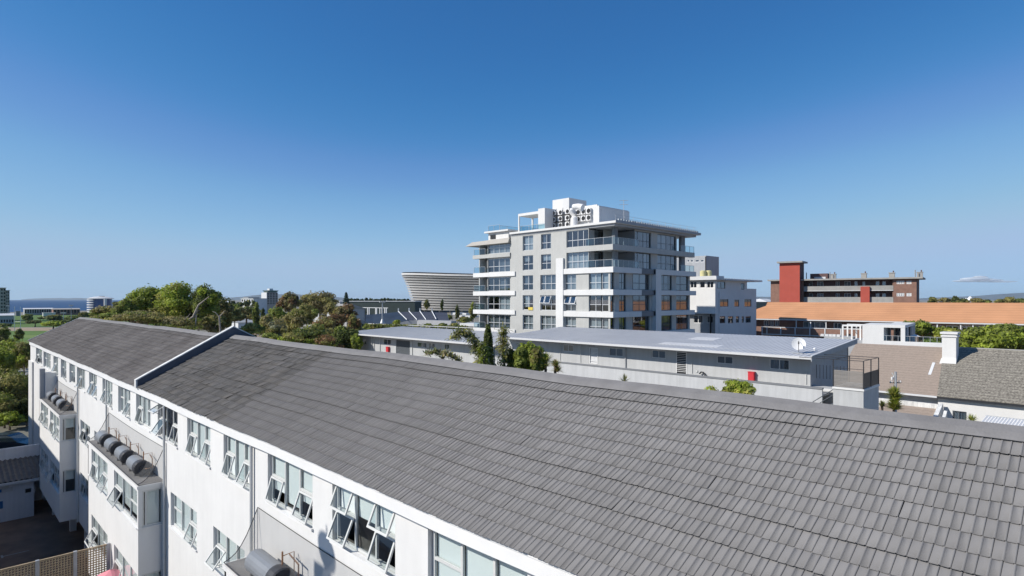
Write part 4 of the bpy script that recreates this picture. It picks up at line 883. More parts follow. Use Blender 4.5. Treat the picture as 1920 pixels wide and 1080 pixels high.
m.build('balcony_frame', 'far_white', ob_)
m = MB(); m.box(a1, a0, .38, .46, z0 + .14, z1 - .12, 0, OF); m.build('balcony_panel', 'brick', ob_)
# dark brick block with red stair tower
KF = rot_frame(1600, 540, 152, -500); kb = thing('brick_block', 'dark brick housing block with red stair tower and rooftop chimneys', 'apartment building', tuple(KF.P(0, 5, G)))
al, ar = KF.px(1445, 540)[0], KF.px(1718.5, 540)[0]; zt = KF.px(1600, 524.5)[1]
def kz(y, px_=1600): return KF.px(px_, y)[1]
c0, c1 = KF.px(1507, 540)[0], KF.px(1675, 540)[0]
m = MB(); wops = [KF.rect(a, b, y0, y0 + 6) for y0 in (526.5, 549.5) for a, b in ((1681, 1695.5), (1699.5, 1709))]
wall(m, KF, ar, c1, G, zt, wops, .15, mi_back=1, back=.5); m.box(c0, al, 0, .2, G, zt, 0, KF)
m.box(ar, ar + .3, .2, 10.5, G, zt, 2, KF); m.box(al - .3, al, .2, 10.5, G, zt, 0, KF); m.box(ar, al, 10.3, 10.5, G, zt, 0, KF)
lo = []
for y0, y1 in ((527.5, 536), (550, 557.5)):
    for a, b, k in ((1517, 1524, 'd'), (1532, 1544, 'w'), (1567, 1574, 'w'), (1583, 1595, 'w'), (1602, 1608, 'd'), (1617, 1622, 'w'), (1642, 1649, 'd'), (1654, 1661, 'w')): lo.append(KF.rect(a, b, y0, y1 + 2, 1.8))
wall(m, KF, c1 + .02, c0, G, zt, lo, .1, n0=1.8, mi=2, mi_back=1, back=.5)
for yb in (545, 566.5): m.box(c1, c0, .2, 1.8, kz(yb), kz(yb) + .25, 3, KF)
m.box(c1 - .001, c1 + .2, .2, 1.8, G, zt, 0, KF)
m.build('wall', ['brick', 'interior_dark', 'dark_brick', 'concrete'], kb)
for o in wops: window(KF, *o, kb, n=.04, cols=(.25, .5, .75), rows={0: .5, 1: .5, 2: .5, 3: .5}, fw=.14, frame='white_paint')
for i, o in enumerate(lo): window(KF, *o, kb, n=1.83, cols=(.5,), fw=.1, frame='far_white', cur=[(0, 1, 1)] if i % 2 else None, cmat='curtain_grey', cn=.06)
for ya, yb in ((536, 545.5), (557, 567.5)):
    m = MB(); m.box(c1, c0, -.05, .12, kz(yb), kz(ya), 0, KF); m.box(c1, c0, -.12, -.05, kz(yb), kz(yb) + .12, 1, KF); m.build('balcony_panel', ['concrete', 'far_white'], kb)
m = MB(); m.box(ar - 1.3, al + .6, -.9, 11.3, zt, zt + .38, 0, KF); m.build('roof', 'concrete', kb)
t0, t1 = KF.px(1461.5, 540, -2)[0], KF.px(1499.5, 540, -2)[0]
m = MB(); m.box(t1, t0, -2, -1.95, G, KF.px(1480, 493, -2)[1], 0, KF); m.box(t1, t0, -1.95, 3.2, G, KF.px(1480, 493, -2)[1], 1, KF); m.box(t1 - .8, t0 + .5, -2.8, 3.9, KF.px(1480, 493, -2)[1], KF.px(1480, 490, -2)[1], 2, KF)
m.build('stair_tower', ['red_plaster', 'dark_brick', 'concrete'], kb)
m = MB(); r0, r1 = KF.px(1613.5, 540, -.5)[0], KF.px(1630.5, 540, -.5)[0]; m.box(r1, r0, -.6, .3, G, kz(537.5), 0, KF); m.build('red_box', 'red_plaster', kb)
m = MB(); q0, q1_ = KF.px(1519, 515, 3)[0], KF.px(1552, 515, 3)[0]; m.box(q1_, q0, 3, 7, zt + .38, zt + 1.9, 0, KF); m.box(q1_ + .5, q0 - 1, 2.9, 3, zt + .38, zt + 1.0, 1, KF); m.build('roof_hut', ['dark_brick', 'far_white'], kb)
for px_ in (1562, 1619.5, 1672, 1724.5):
    a = KF.px(px_, 515, 3)[0]; m = MB(); m.box(a - .6, a + .6, 3, 4, zt + .38, zt + 1.55, 0, KF); m.box(a - .7, a + .7, 2.9, 4.1, zt + 1.55, zt + 1.75, 0, KF); m.tube([KF.P(a - .3, 3.5, zt + 1.75), KF.P(a - .3, 3.5, zt + 2.2)], .15, 6, 1); m.build('chimney', ['concrete', 'dark_brick'], kb)
for px_ in (1556, 1512, 1716): a = KF.px(px_, 515, 2)[0]; m = MB(); m.tube([KF.P(a, 2, zt + .3), KF.P(a, 2, zt + 2.2)], .12, 6); m.build('vent_pipe', 'concrete', kb)
# white roof terrace house
HF = rot_frame(1637, 630, 74); hb = thing('terrace_house', 'bright white flat roofed house with a roof terrace and glass rail', 'house', tuple(HF.P(-2, 3, G)))
hz = lambda y, px_=1637, n=0: HF.px(px_, y, n)[1]; ha = lambda px_, n=0: HF.px(px_, 630, n)[0]
zt_ = hz(608.5); zp = hz(640.5, 1700); zb = hz(652)
m = MB(); m.box(ha(1657), ha(1617), 0, 6.0, G, zt_, 0, HF); m.box(ha(1767), ha(1657), 0, .2, G, zp, 0, HF); m.box(ha(1767), ha(1657), .2, 8, G, zp - .9, 0, HF); m.box(ha(1767) - .2, ha(1767), 0, 8, G, zp, 0, HF); m.build('wall', 'white_plaster', hb)
m = MB(); m.box(ha(1697), ha(1657), .0, 10.5, hz(613.5), zt_, 0, HF); m.box(ha(1697), ha(1697) + .45, .02, .5, zp - .9, hz(613.5), 0, HF); m.box(ha(1697), ha(1697) + .2, 6.4, 10.4, zp - .9, hz(613.5), 1, HF); m.box(ha(1697) + .02, ha(1697) + .15, 2.2, 3.6, zp - .9, hz(613.5), 1, HF); m.box(ha(1697) + .2, ha(1657), 8.3, 8.5, zp - .9, hz(613.5), 2, HF); m.box(ha(1675), ha(1672), 3, 5.3, zp - .9, hz(613.5), 2, HF)
m.build('terrace_roof', ['white_plaster', 'mid_grey_plaster', 'interior_dark'], hb)
m = MB()
for px_ in (1662, 1673, 1684, 1694, 1706, 1718, 1731, 1744, 1757, 1766): a = ha(px_, .1); m.box(a - .02, a + .02, .08, .12, zp, zp + .62, 0, HF)
m.box(ha(1767), ha(1657), .08, .12, zp + .62, zp + .66, 0, HF); m.build('rail', 'galvanised', hb)
m = MB(); m.quad(HF.P(ha(1767), .1, zp), HF.P(ha(1657), .1, zp), HF.P(ha(1657), .1, zp + .6), HF.P(ha(1767), .1, zp + .6)); m.build('glass_panel', 'glass_rail', hb)
m = MB(); c = HF.P(ha(1715, 2), 2, zp - .9); m.lathe([(.03, 0), (.03, 1.55)], c, 6); m.lathe([(.65, 1.45), (.1, 1.7)], c, 8); m.build('table_parasol', 'white_paint', hb)
m = MB(); g0, g1 = ha(1615, 1), ha(1579, 1); zg = hz(650, 1600, 1)
for n2 in (1, 4): 
    m.box(g0, g1, n2, n2 + .15, hz(612, 1597, 1), hz(609, 1597, 1), 0, HF)
    for px_ in (1580, 1597, 1613): a = ha(px_, 1); m.box(a - .09, a + .09, n2, n2 + .15, zg, hz(612, 1597, 1), 0, HF)
for px_ in np.arange(1583, 1615, 4.2): a = ha(px_, 1); m.box(a - .05, a + .05, 1.15, 4, hz(612, 1597, 1) + .05, hz(610, 1597, 1), 0, HF)
m.box(g0, g1, 1.02, 1.12, hz(617.5, 1597, 1), hz(616, 1597, 1), 0, HF); m.build('pergola', 'white_paint', hb)
m = MB(); m.box(ha(1617), ha(1590), .3, 6, G, hz(638, 1600, .3), 0, HF); m.box(ha(1590), ha(1535), 3, 6, G, hz(631, 1560, 3), 0, HF); m.build('side_wing', 'mid_grey_plaster', hb)
m = MB()
for px_ in (1541, 1549, 1556, 1563, 1571): a = ha(px_, 3); m.box(a - .2, a + .2, 3.2, 3.6, hz(631, 1560, 3), hz(627, 1560, 3), 0, HF)
m.build('parapet_post', 'far_white', hb)
# brown and mossy tiled houses
EX = 70.5; EF = FL(EX)
def tiled_house(label, pxl, pxr, xr, ze_, zr_, mname, nm='tiled_house'):
    y1 = EF.px(pxl, 700)[0]; y0 = EF.px(pxr, 700)[0]; t = thing(nm, label, 'house', (EX + 5, (y0 + y1) / 2, G)); return t, y0, y1
t, y0, y1 = tiled_house('house with brown tiled roof and low white parapet behind the utility pole', 1560, 1757, 78.5, -9.5, -5.3, 'brown_tiles')
m = MB(); m.hexa([(EX, y0, -9.62), (79, y0, -5.37), (79, y1, -5.37), (EX, y1, -9.62), (EX, y0, -9.5), (79, y0, -5.25), (79, y1, -5.25), (EX, y1, -9.5)]); m.build('roof', 'brown_tiles', t)
m = MB(); m.box(EX + .7, 79, y0, y1, G, -9.75); m.box(79, 79.2, y0, y1, G, -5.4); m.build('wall', 'white_plaster', t)
m = MB(); m.box(EX - .14, EX, y0, y1, -9.66, -9.5); m.build('gutter', 'far_white', t)
t2 = t
m = MB(); ya, yb = EF.px(1748, 760, -3)[0], EF.px(1640, 760, -3)[0]
m.hexa([(EX - 4.2, ya, -12.1), (EX - .6, ya, -10.75), (EX - .6, yb, -10.75), (EX - 4.2, yb, -12.1), (EX - 4.2, ya, -12.0), (EX - .6, ya, -10.65), (EX - .6, yb, -10.65), (EX - 4.2, yb, -12.0)]); m.build('lean_to_roof', 'brown_tiles', t)
m = MB(); m.box(EX - .6, EX - .35, ya, yb, G, -10.2); m.box(EX - 4, EX - 3.8, ya, yb, G, -12.15); m.box(EX - 4.3, EX - 3.7, ya - .35, yb, -12.35, -12.1)
m.hexa([(EX - 4.3, ya - .35, G), (EX - .1, ya - .35, G), (EX - .1, ya, G), (EX - 4.3, ya, G), (EX - 4.3, ya - .35, -11.7), (EX - .1, ya - .35, -10.1), (EX - .1, ya, -10.1), (EX - 4.3, ya, -11.7)])
m.hexa([(EX - 4.5, ya - .9, G), (EX - 1.5, ya - .9, G), (EX - 1.5, ya - .65, G), (EX - 4.5, ya - .65, G), (EX - 4.5, ya - .9, -12.4), (EX - 1.5, ya - .9, -10.6), (EX - 1.5, ya - .65, -10.6), (EX - 4.5, ya - .65, -12.4)])
m.build('parapet_wall', 'weathered_white', t)
t = thing('tiled_house', 'white walled house with mottled mossy tiled roof at the right edge', 'house', (76, 0, G)); y1 = EF.px(1757, 700)[0]; y0 = -12.0
m = MB(); XR2 = 79; 
m.add([(EX, y1, -9.44), (XR2, y1 + .9, -5.2), (XR2, y0, -5.2), (EX, y0, -9.44), (EX, y1, -9.56), (XR2, y1 + .9, -5.32), (XR2, y0, -5.32), (EX, y0, -9.56)], [(0, 1, 2, 3), (7, 6, 5, 4), (0, 3, 7, 4), (1, 5, 6, 2), (0, 4, 5, 1), (3, 2, 6, 7)])
m.build('roof', 'mossy_tiles', t)
m = MB(); m.tube([(XR2, y1 + 1.0, -5.2), (XR2, y0, -5.2)], .09, 6); m.build('ridge_tiles', 'concrete', t)
WFm = FL(EX + .4); wo_ = WFm.rect(1786, 1812.5, 771, 788)
m = MB(); wall(m, WFm, y0, y1, G, -9.75, [wo_], .1, mi_back=1, back=.6); m.box(EX, EX + .39, y0, y1, -9.72, -9.62, 2); m.box(XR2, XR2 + .2, y0, y1, G, -5.4)
m.build('wall', ['white_plaster', 'interior_dark', 'mid_grey_plaster'], t)
window(WFm, *wo_, t, n=.03, cols=(.55,), fw=.07, frame='dark_frame', cur=[(0, 1, 1)], cmat='curtain_grey', cn=.08)
m = MB(); m.box(EX - .13, EX, y0, y1, -9.66, -9.52); m.build('gutter', 'black_metal', t)
# chimney
t = t2; cp = on_x(1779, 660, 77.0); cy = cp[1]
m = MB(); m.box(76.2, 77.6, cy - .75, cy + .45, -7.5, -3.95); m.box(76.1, 77.7, cy - .85, cy + .55, -3.95, -3.8); m.box(76.2, 77.6, cy - .75, cy + .45, -3.8, -3.65); m.box(76.05, 77.75, cy - .9, cy + .6, -3.65, -3.45)
m.hexa([(75.8, cy - .78, -7.4), (77.6, cy - .78, -7.4), (77.6, cy + .8, -7.4), (75.8, cy + .8, -7.4), (76.1, cy - .78, -6.2), (77.6, cy - .78, -6.2), (77.6, cy + .5, -6.2), (76.1, cy + .5, -6.2)])
m.build('chimney', 'white_plaster', t)
m = MB(); m.hexa([(73.9, cy + 1.0, -7.9), (76, cy + 1.0, -6.85), (76, cy + 1.25, -6.85), (73.9, cy + 1.25, -7.9), (73.9, cy + 1.0, -7.8), (76, cy + 1.0, -6.7), (76, cy + 1.25, -6.7), (73.9, cy + 1.25, -7.8)]); m.build('flashing', 'far_white', t)
# corrugated carport roof
t = thing('carport', 'white corrugated carport roof at the lower right beside the white wall', 'carport', (64, 2, G)); CX = 61.0
ca, cb = FL(CX).px(1848, 780)[0], -14.0; m = MB(); zc = on_x(1848, 779.5, CX)[2]; k = int((ca - cb) / .2); V = []
for i in range(2 * k + 1):
    y = ca - (ca - cb) * i / (2 * k); h = .04 if i % 2 else -.04; V += [(CX, y + .0, zc + h), (CX - 4.2, y + .35, zc - .75 + h)]
m.add(V, [(2 * i, 2 * i + 1, 2 * i + 3, 2 * i + 2) for i in range(2 * k)]); m.build('sheeting', 'white_paint', t)
m = MB()
for y in (ca - .3, ca - 4, ca - 8): m.box(CX - 4, CX - 3.9, y, y + .1, G, zc - .85); m.box(CX - .1, CX, y, y + .1, G, zc - .1)
m.box(CX, CX + .1, cb, ca, zc - .1, zc + .03); m.build('post', 'galvanised', t)
# utility pole
c = at(1679, 697, 52); t = thing('utility_pole', 'grey utility pole with a crossarm and insulators in front of the brown roof', 'utility pole', (c[0], c[1], G))
m = MB(); m.tube([(c[0], c[1], G), (c[0], c[1], c[2])], [.16, .1], 8); m.build('pole', 'galvanised', t)
dr = np.array([RT[0], RT[1], 0.]); m = MB(); zc2 = at(1679, 717.5, 52)[2]; pc = np.array([c[0], c[1], zc2])
m.tube([pc - dr * .5, pc + dr * .5], .05, 5); m.build('crossarm', 'trunk_brown', t)
m = MB()
for s_ in (-.45, -.3, .3, .45): m.tube([pc + dr * s_, pc + dr * s_ + np.array([0, 0, .2])], [.05, .03], 6)
m.tube([pc - dr * .25 + np.array([0, 0, .2]), pc - dr * .15 + np.array([0, 0, .6]), pc - dr * .3 + np.array([0, 0, .85])], .04, 5); m.tube([pc - dr * .3 + np.array([0, 0, .25]), pc - dr * .3 + np.array([0, 0, .5])], .09, 6); m.build('insulator', 'white_paint', t)

# ---------------------------------------------------------------- courtyard: garage, fence, parasol, car, unseen shade-casting blocks outside the frame
gg = thing('garage', 'white garage with dark corrugated roof behind a white parapet, lower left', 'garage', (2, 56, G)); YG = 53.97; GR = FR(YG)
o5 = [GR.rect(46, 66, 914.5, 924.5)]
m = MB(); wall(m, GR, -10, 5.25, G, -12.75, o5, .12, mi_back=1, back=.5); m.box(-10, 6.15, YG + 4.0, YG + 4.2, G, -11.12); m.box(5.1, 5.25, YG + .02, YG + 4, G, -12.9); m.build('wall', ['garage_white', 'interior_dark'], gg)
m = MB(); V = []; k = 110
for i in range(k + 1):
    x = -10 + 16.0 * i / k; h = .05 * math.cos(math.pi * i) ; V += [(x, YG - .25, -12.62 + h), (x, YG + 3.98, -11.95 + h)]
m.add(V, [(2 * i, 2 * i + 1, 2 * i + 3, 2 * i + 2) for i in range(k)]); m.build('roof', 'fibre_cement', gg)
m = MB(); m.box(-10, 5.7, YG - .36, YG - .24, -12.85, -12.68); m.build('gutter', 'far_white', gg)
window(GR, *o5[0], gg, n=.03, cols=(), fw=.05, frame='frame_paint')
m = MB(); a, z = GR.px(8, 918); m.box(a - .9, a + .45, -.04, -.01, z - .18, z + .1, 0, GR); m.build('wall_panel', 'frame_paint', gg)
m = MB(); m.box(a - .1, a + .35, -.05, -.041, z - .14, z + .06, 0, GR); m.build('notice', 'far_white', gg)
mat('blue_panel', (.05, .16, .35), .6)
m = MB(); m.box(a - .8, a - .14, -.05, -.041, z - .14, z + .06, 0, GR); a2, z2 = GR.px(0, 947); m.box(a2 - .6, a2 + .15, -.05, -.01, z2 - .25, z2 + .25, 0, GR); m.build('notice', 'blue_panel', gg)
m = MB(); a, z = GR.px(10, 912.5); m.tube([GR.P(a, -.06, z), GR.P(a, -.01, z)], .2, 16); m.build('round_vent', 'frame_paint', gg)
ft = thing('lattice_fence', 'tan timber lattice fence crossing the courtyard at the lower left corner', 'fence', (1, 29.3, G)); YF = 29.32; zt_f = -10.16
m = MB()
for i in range(22): m.box(-6, 5.25, YF, YF + .012, zt_f - .06 - i * .095, zt_f - .02 - i * .095)
for i in range(118): m.box(-6 + i * .095, -5.962 + i * .095, YF + .013, YF + .025, zt_f - 2.1, zt_f)
m.box(-6, 5.25, YF - .02, YF + .04, zt_f, zt_f + .03); m.build('lattice', 'timber', ft)
F5 = FR(YF)
for px_ in (-20, 70, 141, 203): a = F5.px(px_, 1050)[0]; m = MB(); m.box(a - .06, a + .06, YF - .06, YF + .06, G, zt_f + .05); m.build('post', 'galvanised', ft)
m = MB(); m.box(-6, 5.2, YF - .1, YF + .1, G, zt_f - 2.12); m.build('base_wall', 'white_plaster', ft)
t = thing('parasol', 'pink fabric parasol top showing at the very bottom beside the lattice fence', 'parasol', (4.95, 27.6, G))
c = on_z(207, 1072, -10.95); m = MB(); V = [(c[0], c[1], -10.85)] + [(c[0] + .55 * math.cos(math.pi * i / 4), c[1] + .55 * math.sin(math.pi * i / 4), -11.1) for i in range(8)]
m.add(V, [(0, i + 1, (i + 1) % 8 + 1) for i in range(8)]); m.add([V[i] for i in range(1, 9)] + [(v[0], v[1], v[2] - .1) for v in V[1:]], [(i, (i + 1) % 8, (i + 1) % 8 + 8, i + 8) for i in range(8)]); m.build('canopy', 'pink_fabric', t)
m = MB(); m.tube([(c[0], c[1], G), (c[0], c[1], -10.82)], .025, 6); m.build('pole', 'galvanised', t)
# parked car
cc = on_z(18, 842, G + .0); cc = at(22, 830, 60); cx_, cy_ = cc[0], cc[1]
t = thing('parked_car', 'dark blue parked car under the trees behind the garage parapet', 'car', (cx_, cy_, G)); D = np.array([RT[0], RT[1]]); N_ = np.array([FW[0], FW[1]])
CF = Fr((cx_, cy_), tuple(D), tuple(N_)); zb = G
def carpart(outl, n0, n1, nm, mt, par):
    m = MB(); m.extr([CF.P(a, n0, zb + z) for a, z in outl], tuple(np.array(CF.P(0, n1, 0)) - np.array(CF.P(0, n0, 0)))); return m.build(nm, mt, par)
carpart([(-2.5, .35), (-2.55, .9), (-2.3, 1.15), (1.1, 1.2), (2.15, 1.02), (2.3, .7), (2.3, .35)], -.9, .9, 'body', 'car_blue', t)
carpart([(-2.2, 1.15), (-1.9, 1.72), (-1.4, 1.8), (.1, 1.8), (.5, 1.68), (1.15, 1.2)], -.75, .75, 'cabin', 'glass_dark', t)
carpart([(-1.9, 1.74), (-1.4, 1.83), (.1, 1.83), (.5, 1.70), (.1, 1.77), (-1.4, 1.77)], -.76, .76, 'car_roof', 'car_blue', t)
for a in (-1.5, 1.4):
    for n in (-.92, .74):
        m = MB(); m.tube([CF.P(a, n, zb + .34), CF.P(a, n + .18, zb + .34)], .34, 16); wv = m.build('wheel', 'tyre', t); m = MB(); m.tube([CF.P(a, n - .01, zb + .34), CF.P(a, n + .19, zb + .34)], .2, 10); m.build('rim', 'galvanised', wv)
nb = thing('unseen_shade_block', 'white block of flats just outside the left edge of the picture', 'apartment building', (-14, 62, G))  # unseen building, placed and sized to shade the courtyard
m = MB(); FN = Fr((-4.2, 0), (0, 1), (-1, 0)); nops = [(y, y + 1.8, z, z + 1.3) for y in np.arange(45, 80, 4.2) for z in (-13.5, -10.5, -7.5, -4.5)]
zc_ = -1.9; wall(m, FN, 42.6, 84, G, zc_, nops, .15, mi_back=1, back=.5); m.box(-24, -4.25, 42.5, 42.6, G, zc_); m.box(-24, -4.3, 84, 84.1, G, zc_); m.box(-24, -23.8, 42.6, 84, G, zc_); m.box(-24.3, -4.0, 42.2, 84.4, zc_, zc_ + .3)
m.build('wall', ['white_plaster', 'interior_dark'], nb)
for o in nops[::1]: window(FN, *o, nb, n=.05, cols=(.5,), fw=.06, frame='white_paint', cur=None)
nb2 = thing('dish_block', 'low white block with a satellite dish on a pier, left of the picture', 'building', (-9, 20, G))  # unseen low block, shaped to shade the yard and carry the dish
s_d = 7.2 / -SUN[0]; s_b = 7.55 / -SUN[0]; yb_ = 12.75 + s_b * SUN[1]; zt_b = -5.9 + s_b * SUN[2]
m = MB(); m.box(-16, -1.6, 5, 42.1, G, -8.2); m.box(-2.1, -1.35, yb_ - .75, yb_, -8.2, zt_b); m.build('wall', 'white_plaster', nb2)
d0 = np.array([6.2, 12.15, -5.5]) + np.array(SUN) * s_d
t = thing('satellite_dish', 'satellite dish on a pier outside the frame that throws an oval shadow', 'satellite dish', tuple(d0))
S_ = np.array(SUN) * np.array([1, 1, .2]); S_ /= np.linalg.norm(S_); u = np.cross((0, 0, 1), S_); u /= np.linalg.norm(u); v = np.cross(S_, u)
m = MB(); V = [d0] + [d0 + .36 * (math.cos(a) * u + math.sin(a) * v) + S_ * .06 for a in np.linspace(0, 2 * math.pi, 24, endpoint=False)]
m.add(V, [(0, i + 1, (i + 1) % 24 + 1) for i in range(24)]); m.build('dish', 'white_paint', t)
m = MB(); m.tube([d0, (-1.6, yb_ - .35, zt_b - .05)], .04, 6); m.tube([d0 - v * .3, d0 + S_ * .5 + v * .75], .03, 5); m.build('stand', 'galvanised', t)

# ---------------------------------------------------------------- far away: stadium, stands, hotels, clubhouses
mat('louvre', (.74, .72, .70), .8, .06, .02, 0); mat('louvre_gap', (.05, .05, .055), .9, .1, .02, 0)
T_ = 790.0; cs_ = at(975, HZ, T_); st = thing('stadium', 'large bowl shaped stadium wrapped in pale horizontal louvre bands', 'stadium', (cs_[0], cs_[1], G))
prof_px = [(514, 750.5), (519, 754), (525, 757.5), (533, 761), (540, 763.5), (556, 768.5), (569, 773), (580, 777)]
def srad(fz):   # fz 0 bottom .. 1 top -> radius
    y = 580 - 66 * fz; ys = [p_[0] for p_ in prof_px]; xs = [p_[1] for p_ in prof_px]; x = np.interp(y, ys, xs); return (975 - x) / FP * T_ * .985 - max(0, fz - .93) * 40
NB, NT_ = 15, 96
def rim(th): return 30.5 + 3.8 * math.cos(2 * th)
zb0 = -13.0
def spt(fz, th, off=0.0):
    r = srad(fz) + off; e = RT * math.cos(th) + -FW * math.sin(th); q = np.array([cs_[0], cs_[1], 0]) + e * r; q[2] = zb0 + (rim(th) - zb0) * fz; return tuple(q)
m = MB(); ths = [2 * math.pi * i / NT_ for i in range(NT_ + 1)]
for k in range(NB):
    f0, f1 = k / NB, (k + .64) / NB
    for a, b in zip(ths, ths[1:]):
        m.add([spt(f0, a, .0), spt(f0, b, .0), spt(f1, b, 1.0), spt(f1, a, 1.0), spt(f1, a, -2.5), spt(f1, b, -2.5)], [(0, 1, 2, 3), (3, 2, 5, 4)])
m.build('louvre_band', 'louvre', st)
m = MB()
for k in range(8):
    for a, b in zip(ths, ths[1:]): m.add([spt(k / 8, a, -3), spt(k / 8, b, -3), spt((k + 1) / 8, b, -3), spt((k + 1) / 8, a, -3)], [(0, 1, 2, 3)])
m.build('inner_wall', 'louvre_gap', st)
m = MB()
for a, b in zip(ths, ths[1:]):
    def rf(th, r_, dz): q = np.array(spt(1, th, r_)); q[2] += dz; return tuple(q)
    m.add([rf(a, .5, .0), rf(b, .5, 0), rf(b, -12, .6), rf(a, -12, .6), rf(a, -60, -3), rf(b, -60, -3)], [(0, 1, 2, 3), (3, 2, 5, 4)])
m.build('roof_ring', 'dark_grey_plaster', st)
m = MB()
for i in range(0, NT_, 2):
    a = ths[i]; e = RT * math.cos(a) + -FW * math.sin(a); r = srad(0) - 4; q = np.array([cs_[0], cs_[1], 0]) + e * r; m.box(q[0] - 1, q[0] + 1, q[1] - 1, q[1] + 1, G, zb0 + 1)
m.build('column', 'concrete', st)
def pxbox(name, label, cat, x0, x1, y0, y1, t, depth, mt, group=None, roofm=None, vp=None, windows=0, gable=0.0, base=G):
    F = rot_frame((x0 + x1) / 2, (y0 + y1) / 2, t, -130 if vp is None else vp)
    th_ = thing(name, label, cat, tuple(F.P(0, depth / 2, base)), group)
    a0, a1 = sorted((F.px(x0, y1)[0], F.px(x1, y1)[0])); xm = (x0 + x1) / 2; z1 = F.px(xm, y0)[1]; z0 = F.px(xm, y1)[1]
    m = MB(); ops = []
    if windows:
        c_, r_ = windows
        for i in range(c_):
            for j in range(r_):
                w_ = (a1 - a0) / c_; h_ = (z1 - z0) / r_; ops.append((a0 + w_ * (i + .2), a0 + w_ * (i + .8), z0 + h_ * (j + .25), z0 + h_ * (j + .8)))
    zt2 = z1 - gable
    wall(m, F, a0, a1, base, zt2, [o for o in ops if o[3] < zt2], .3, mi_back=1, back=.5); m.box(a0, a0 + .3, .3, depth, base, zt2, 0, F); m.box(a1 - .3, a1, .3, depth, base, zt2, 0, F); m.box(a0, a1, depth - .3, depth, base, zt2, 0, F)
    m.build('wall', [mt, 'interior_dark'], th_)
    m = MB()
    if gable: m.add([F.P(a0 - .4, -.5, zt2), F.P(a1 + .4, -.5, zt2), F.P(a1 + .4, depth / 2, z1), F.P(a0 - .4, depth / 2, z1), F.P(a1 + .4, depth + .5, zt2), F.P(a0 - .4, depth + .5, zt2)], [(0, 1, 2, 3), (3, 2, 4, 5), (0, 3, 5), (1, 4, 2)])
    else: m.box(a0 - .3, a1 + .3, -.3, depth + .3, zt2, zt2 + .35, 0, F)
    m.build('roof', roofm or mt, th_)
    return th_, F, a0, a1, z0, z1
# hotel tower
th_, F, a0, a1, z0, z1 = pxbox('hotel_tower', 'slim white and grey hotel tower above the trees with green glazed top', 'hotel', 500.5, 521, 549, 571, 640, 14, 'concrete', windows=(4, 5), vp=2100)
m = MB(); m.box(a0 - .5, a0 - .02, -.5, 14, G, z1 + .3, 0, F); m.build('lit_end_wall', 'far_white', th_)  # whiter end wall paints the sunlit side, grey concrete front paints the shade
mat('green_glass', (.08, .16, .15), .2, spec=.6)
m = MB(); m.hexa([F.P(a0 + 2, 1, z1 + .3), F.P(a1 - 1, 1, z1 + .3), F.P(a1 - 1, 11, z1 + .3), F.P(a0 + 2, 11, z1 + .3), F.P(a0, 0, z1 + 2.6), F.P(a1 + 1, 0, z1 + 2.6), F.P(a1 + 1, 12, z1 + 2.6), F.P(a0, 12, z1 + 2.6)]); m.build('glazed_top', 'green_glass', th_)
m = MB(); m.box((a0 + a1) / 2 - 2, (a0 + a1) / 2 + 2, 3, 9, z1 + 2.6, z1 + 4.6, 0, F); m.build('lift_house', 'far_white', th_)
pxbox('low_hotel', 'low pale hotel with stepped roof left of the hotel tower', 'hotel', 452, 475, 560, 575, 560, 14, 'far_white', windows=(5, 2), vp=-700); th_, F, a0, a1, z0, z1 = pxbox('office_block', 'dull grey-blue block joined behind the low pale hotel', 'building', 466, 486, 558, 574, 590, 14, 'mid_grey_plaster', windows=(4, 3), vp=2100)
pxbox('beach_tower', 'tall beige apartment tower cut by the left edge of the picture', 'apartment building', -30, 11, 540, 592, 420, 16, 'cream_plaster', windows=(8, 8), vp=2150); pxbox('beach_tower', 'narrower beige tower slab attached right of the left edge tower', 'apartment building', 11, 18, 545, 592, 424, 12, 'concrete', windows=(2, 8), vp=2150)
pxbox('pavilion', 'long low white pavilion beside the sports field at left edge', 'pavilion', -20, 26, 588, 607, 368, 10, 'mid_grey_plaster', roofm='far_white', windows=(9, 2), gable=1.2, vp=2150)
pxbox('clubhouse', 'long low clubhouse with white roof in front of the sea', 'clubhouse', 46, 100, 577.5, 590, 580, 14, 'mid_grey_plaster', roofm='far_white', windows=(12, 1), gable=1.0, vp=2150)
pxbox('clubhouse', 'long brownish clubhouse wing in front of the sea', 'clubhouse', 100, 150, 578, 590, 580, 14, 'brick', roofm='cream_plaster', windows=(8, 1), gable=1.0, vp=2150)
pxbox('seafront_hut', 'small dark hut with a white mast beside the clubhouse', 'hut', 30, 38, 584, 592, 545, 5, 'dark_grey_plaster', vp=2150)
pxbox('white_kiosk', 'small white flat kiosk among bushes before the clubhouse', 'kiosk', 81, 104, 587, 592, 535, 6, 'far_white', vp=2150)
pxbox('white_cottage', 'small white gabled cottage with grey roof in a gap between trees', 'cottage', 447, 474, 599, 616, 290, 9, 'far_white', roofm='mid_grey_plaster', windows=(5, 1), gable=1.4, vp=2100)
pxbox('pale_hall', 'pale grey roofed hall half hidden by brown trees', 'hall', 573, 642, 598, 622, 190, 12, 'dark_grey_plaster', roofm='concrete', gable=2.6)
pxbox('pale_hall', 'whitish upper hall with shed roof behind the brown trees', 'hall', 590, 634, 570, 592, 240, 12, 'pale_grey_plaster', roofm='concrete', windows=(6, 1), gable=2.0)
pxbox('long_stand', 'long dark stand with thin white roof line left of the stadium', 'stand', 656, 778, 565.5, 583, 340, 12, 'netting', roofm='far_white', windows=0, vp=-6000)
for i, px_ in enumerate(np.arange(676, 728, 6.6)):
    pass
m = MB(); F = rot_frame(700, 583, 332)
for px_ in (675, 678, 689, 692, 704, 706, 712, 716, 721, 724): a = F.px(px_, 583)[0]; m.box(a - .25, a + .25, 0, .4, G, F.px(700, 577)[1], 0, F)
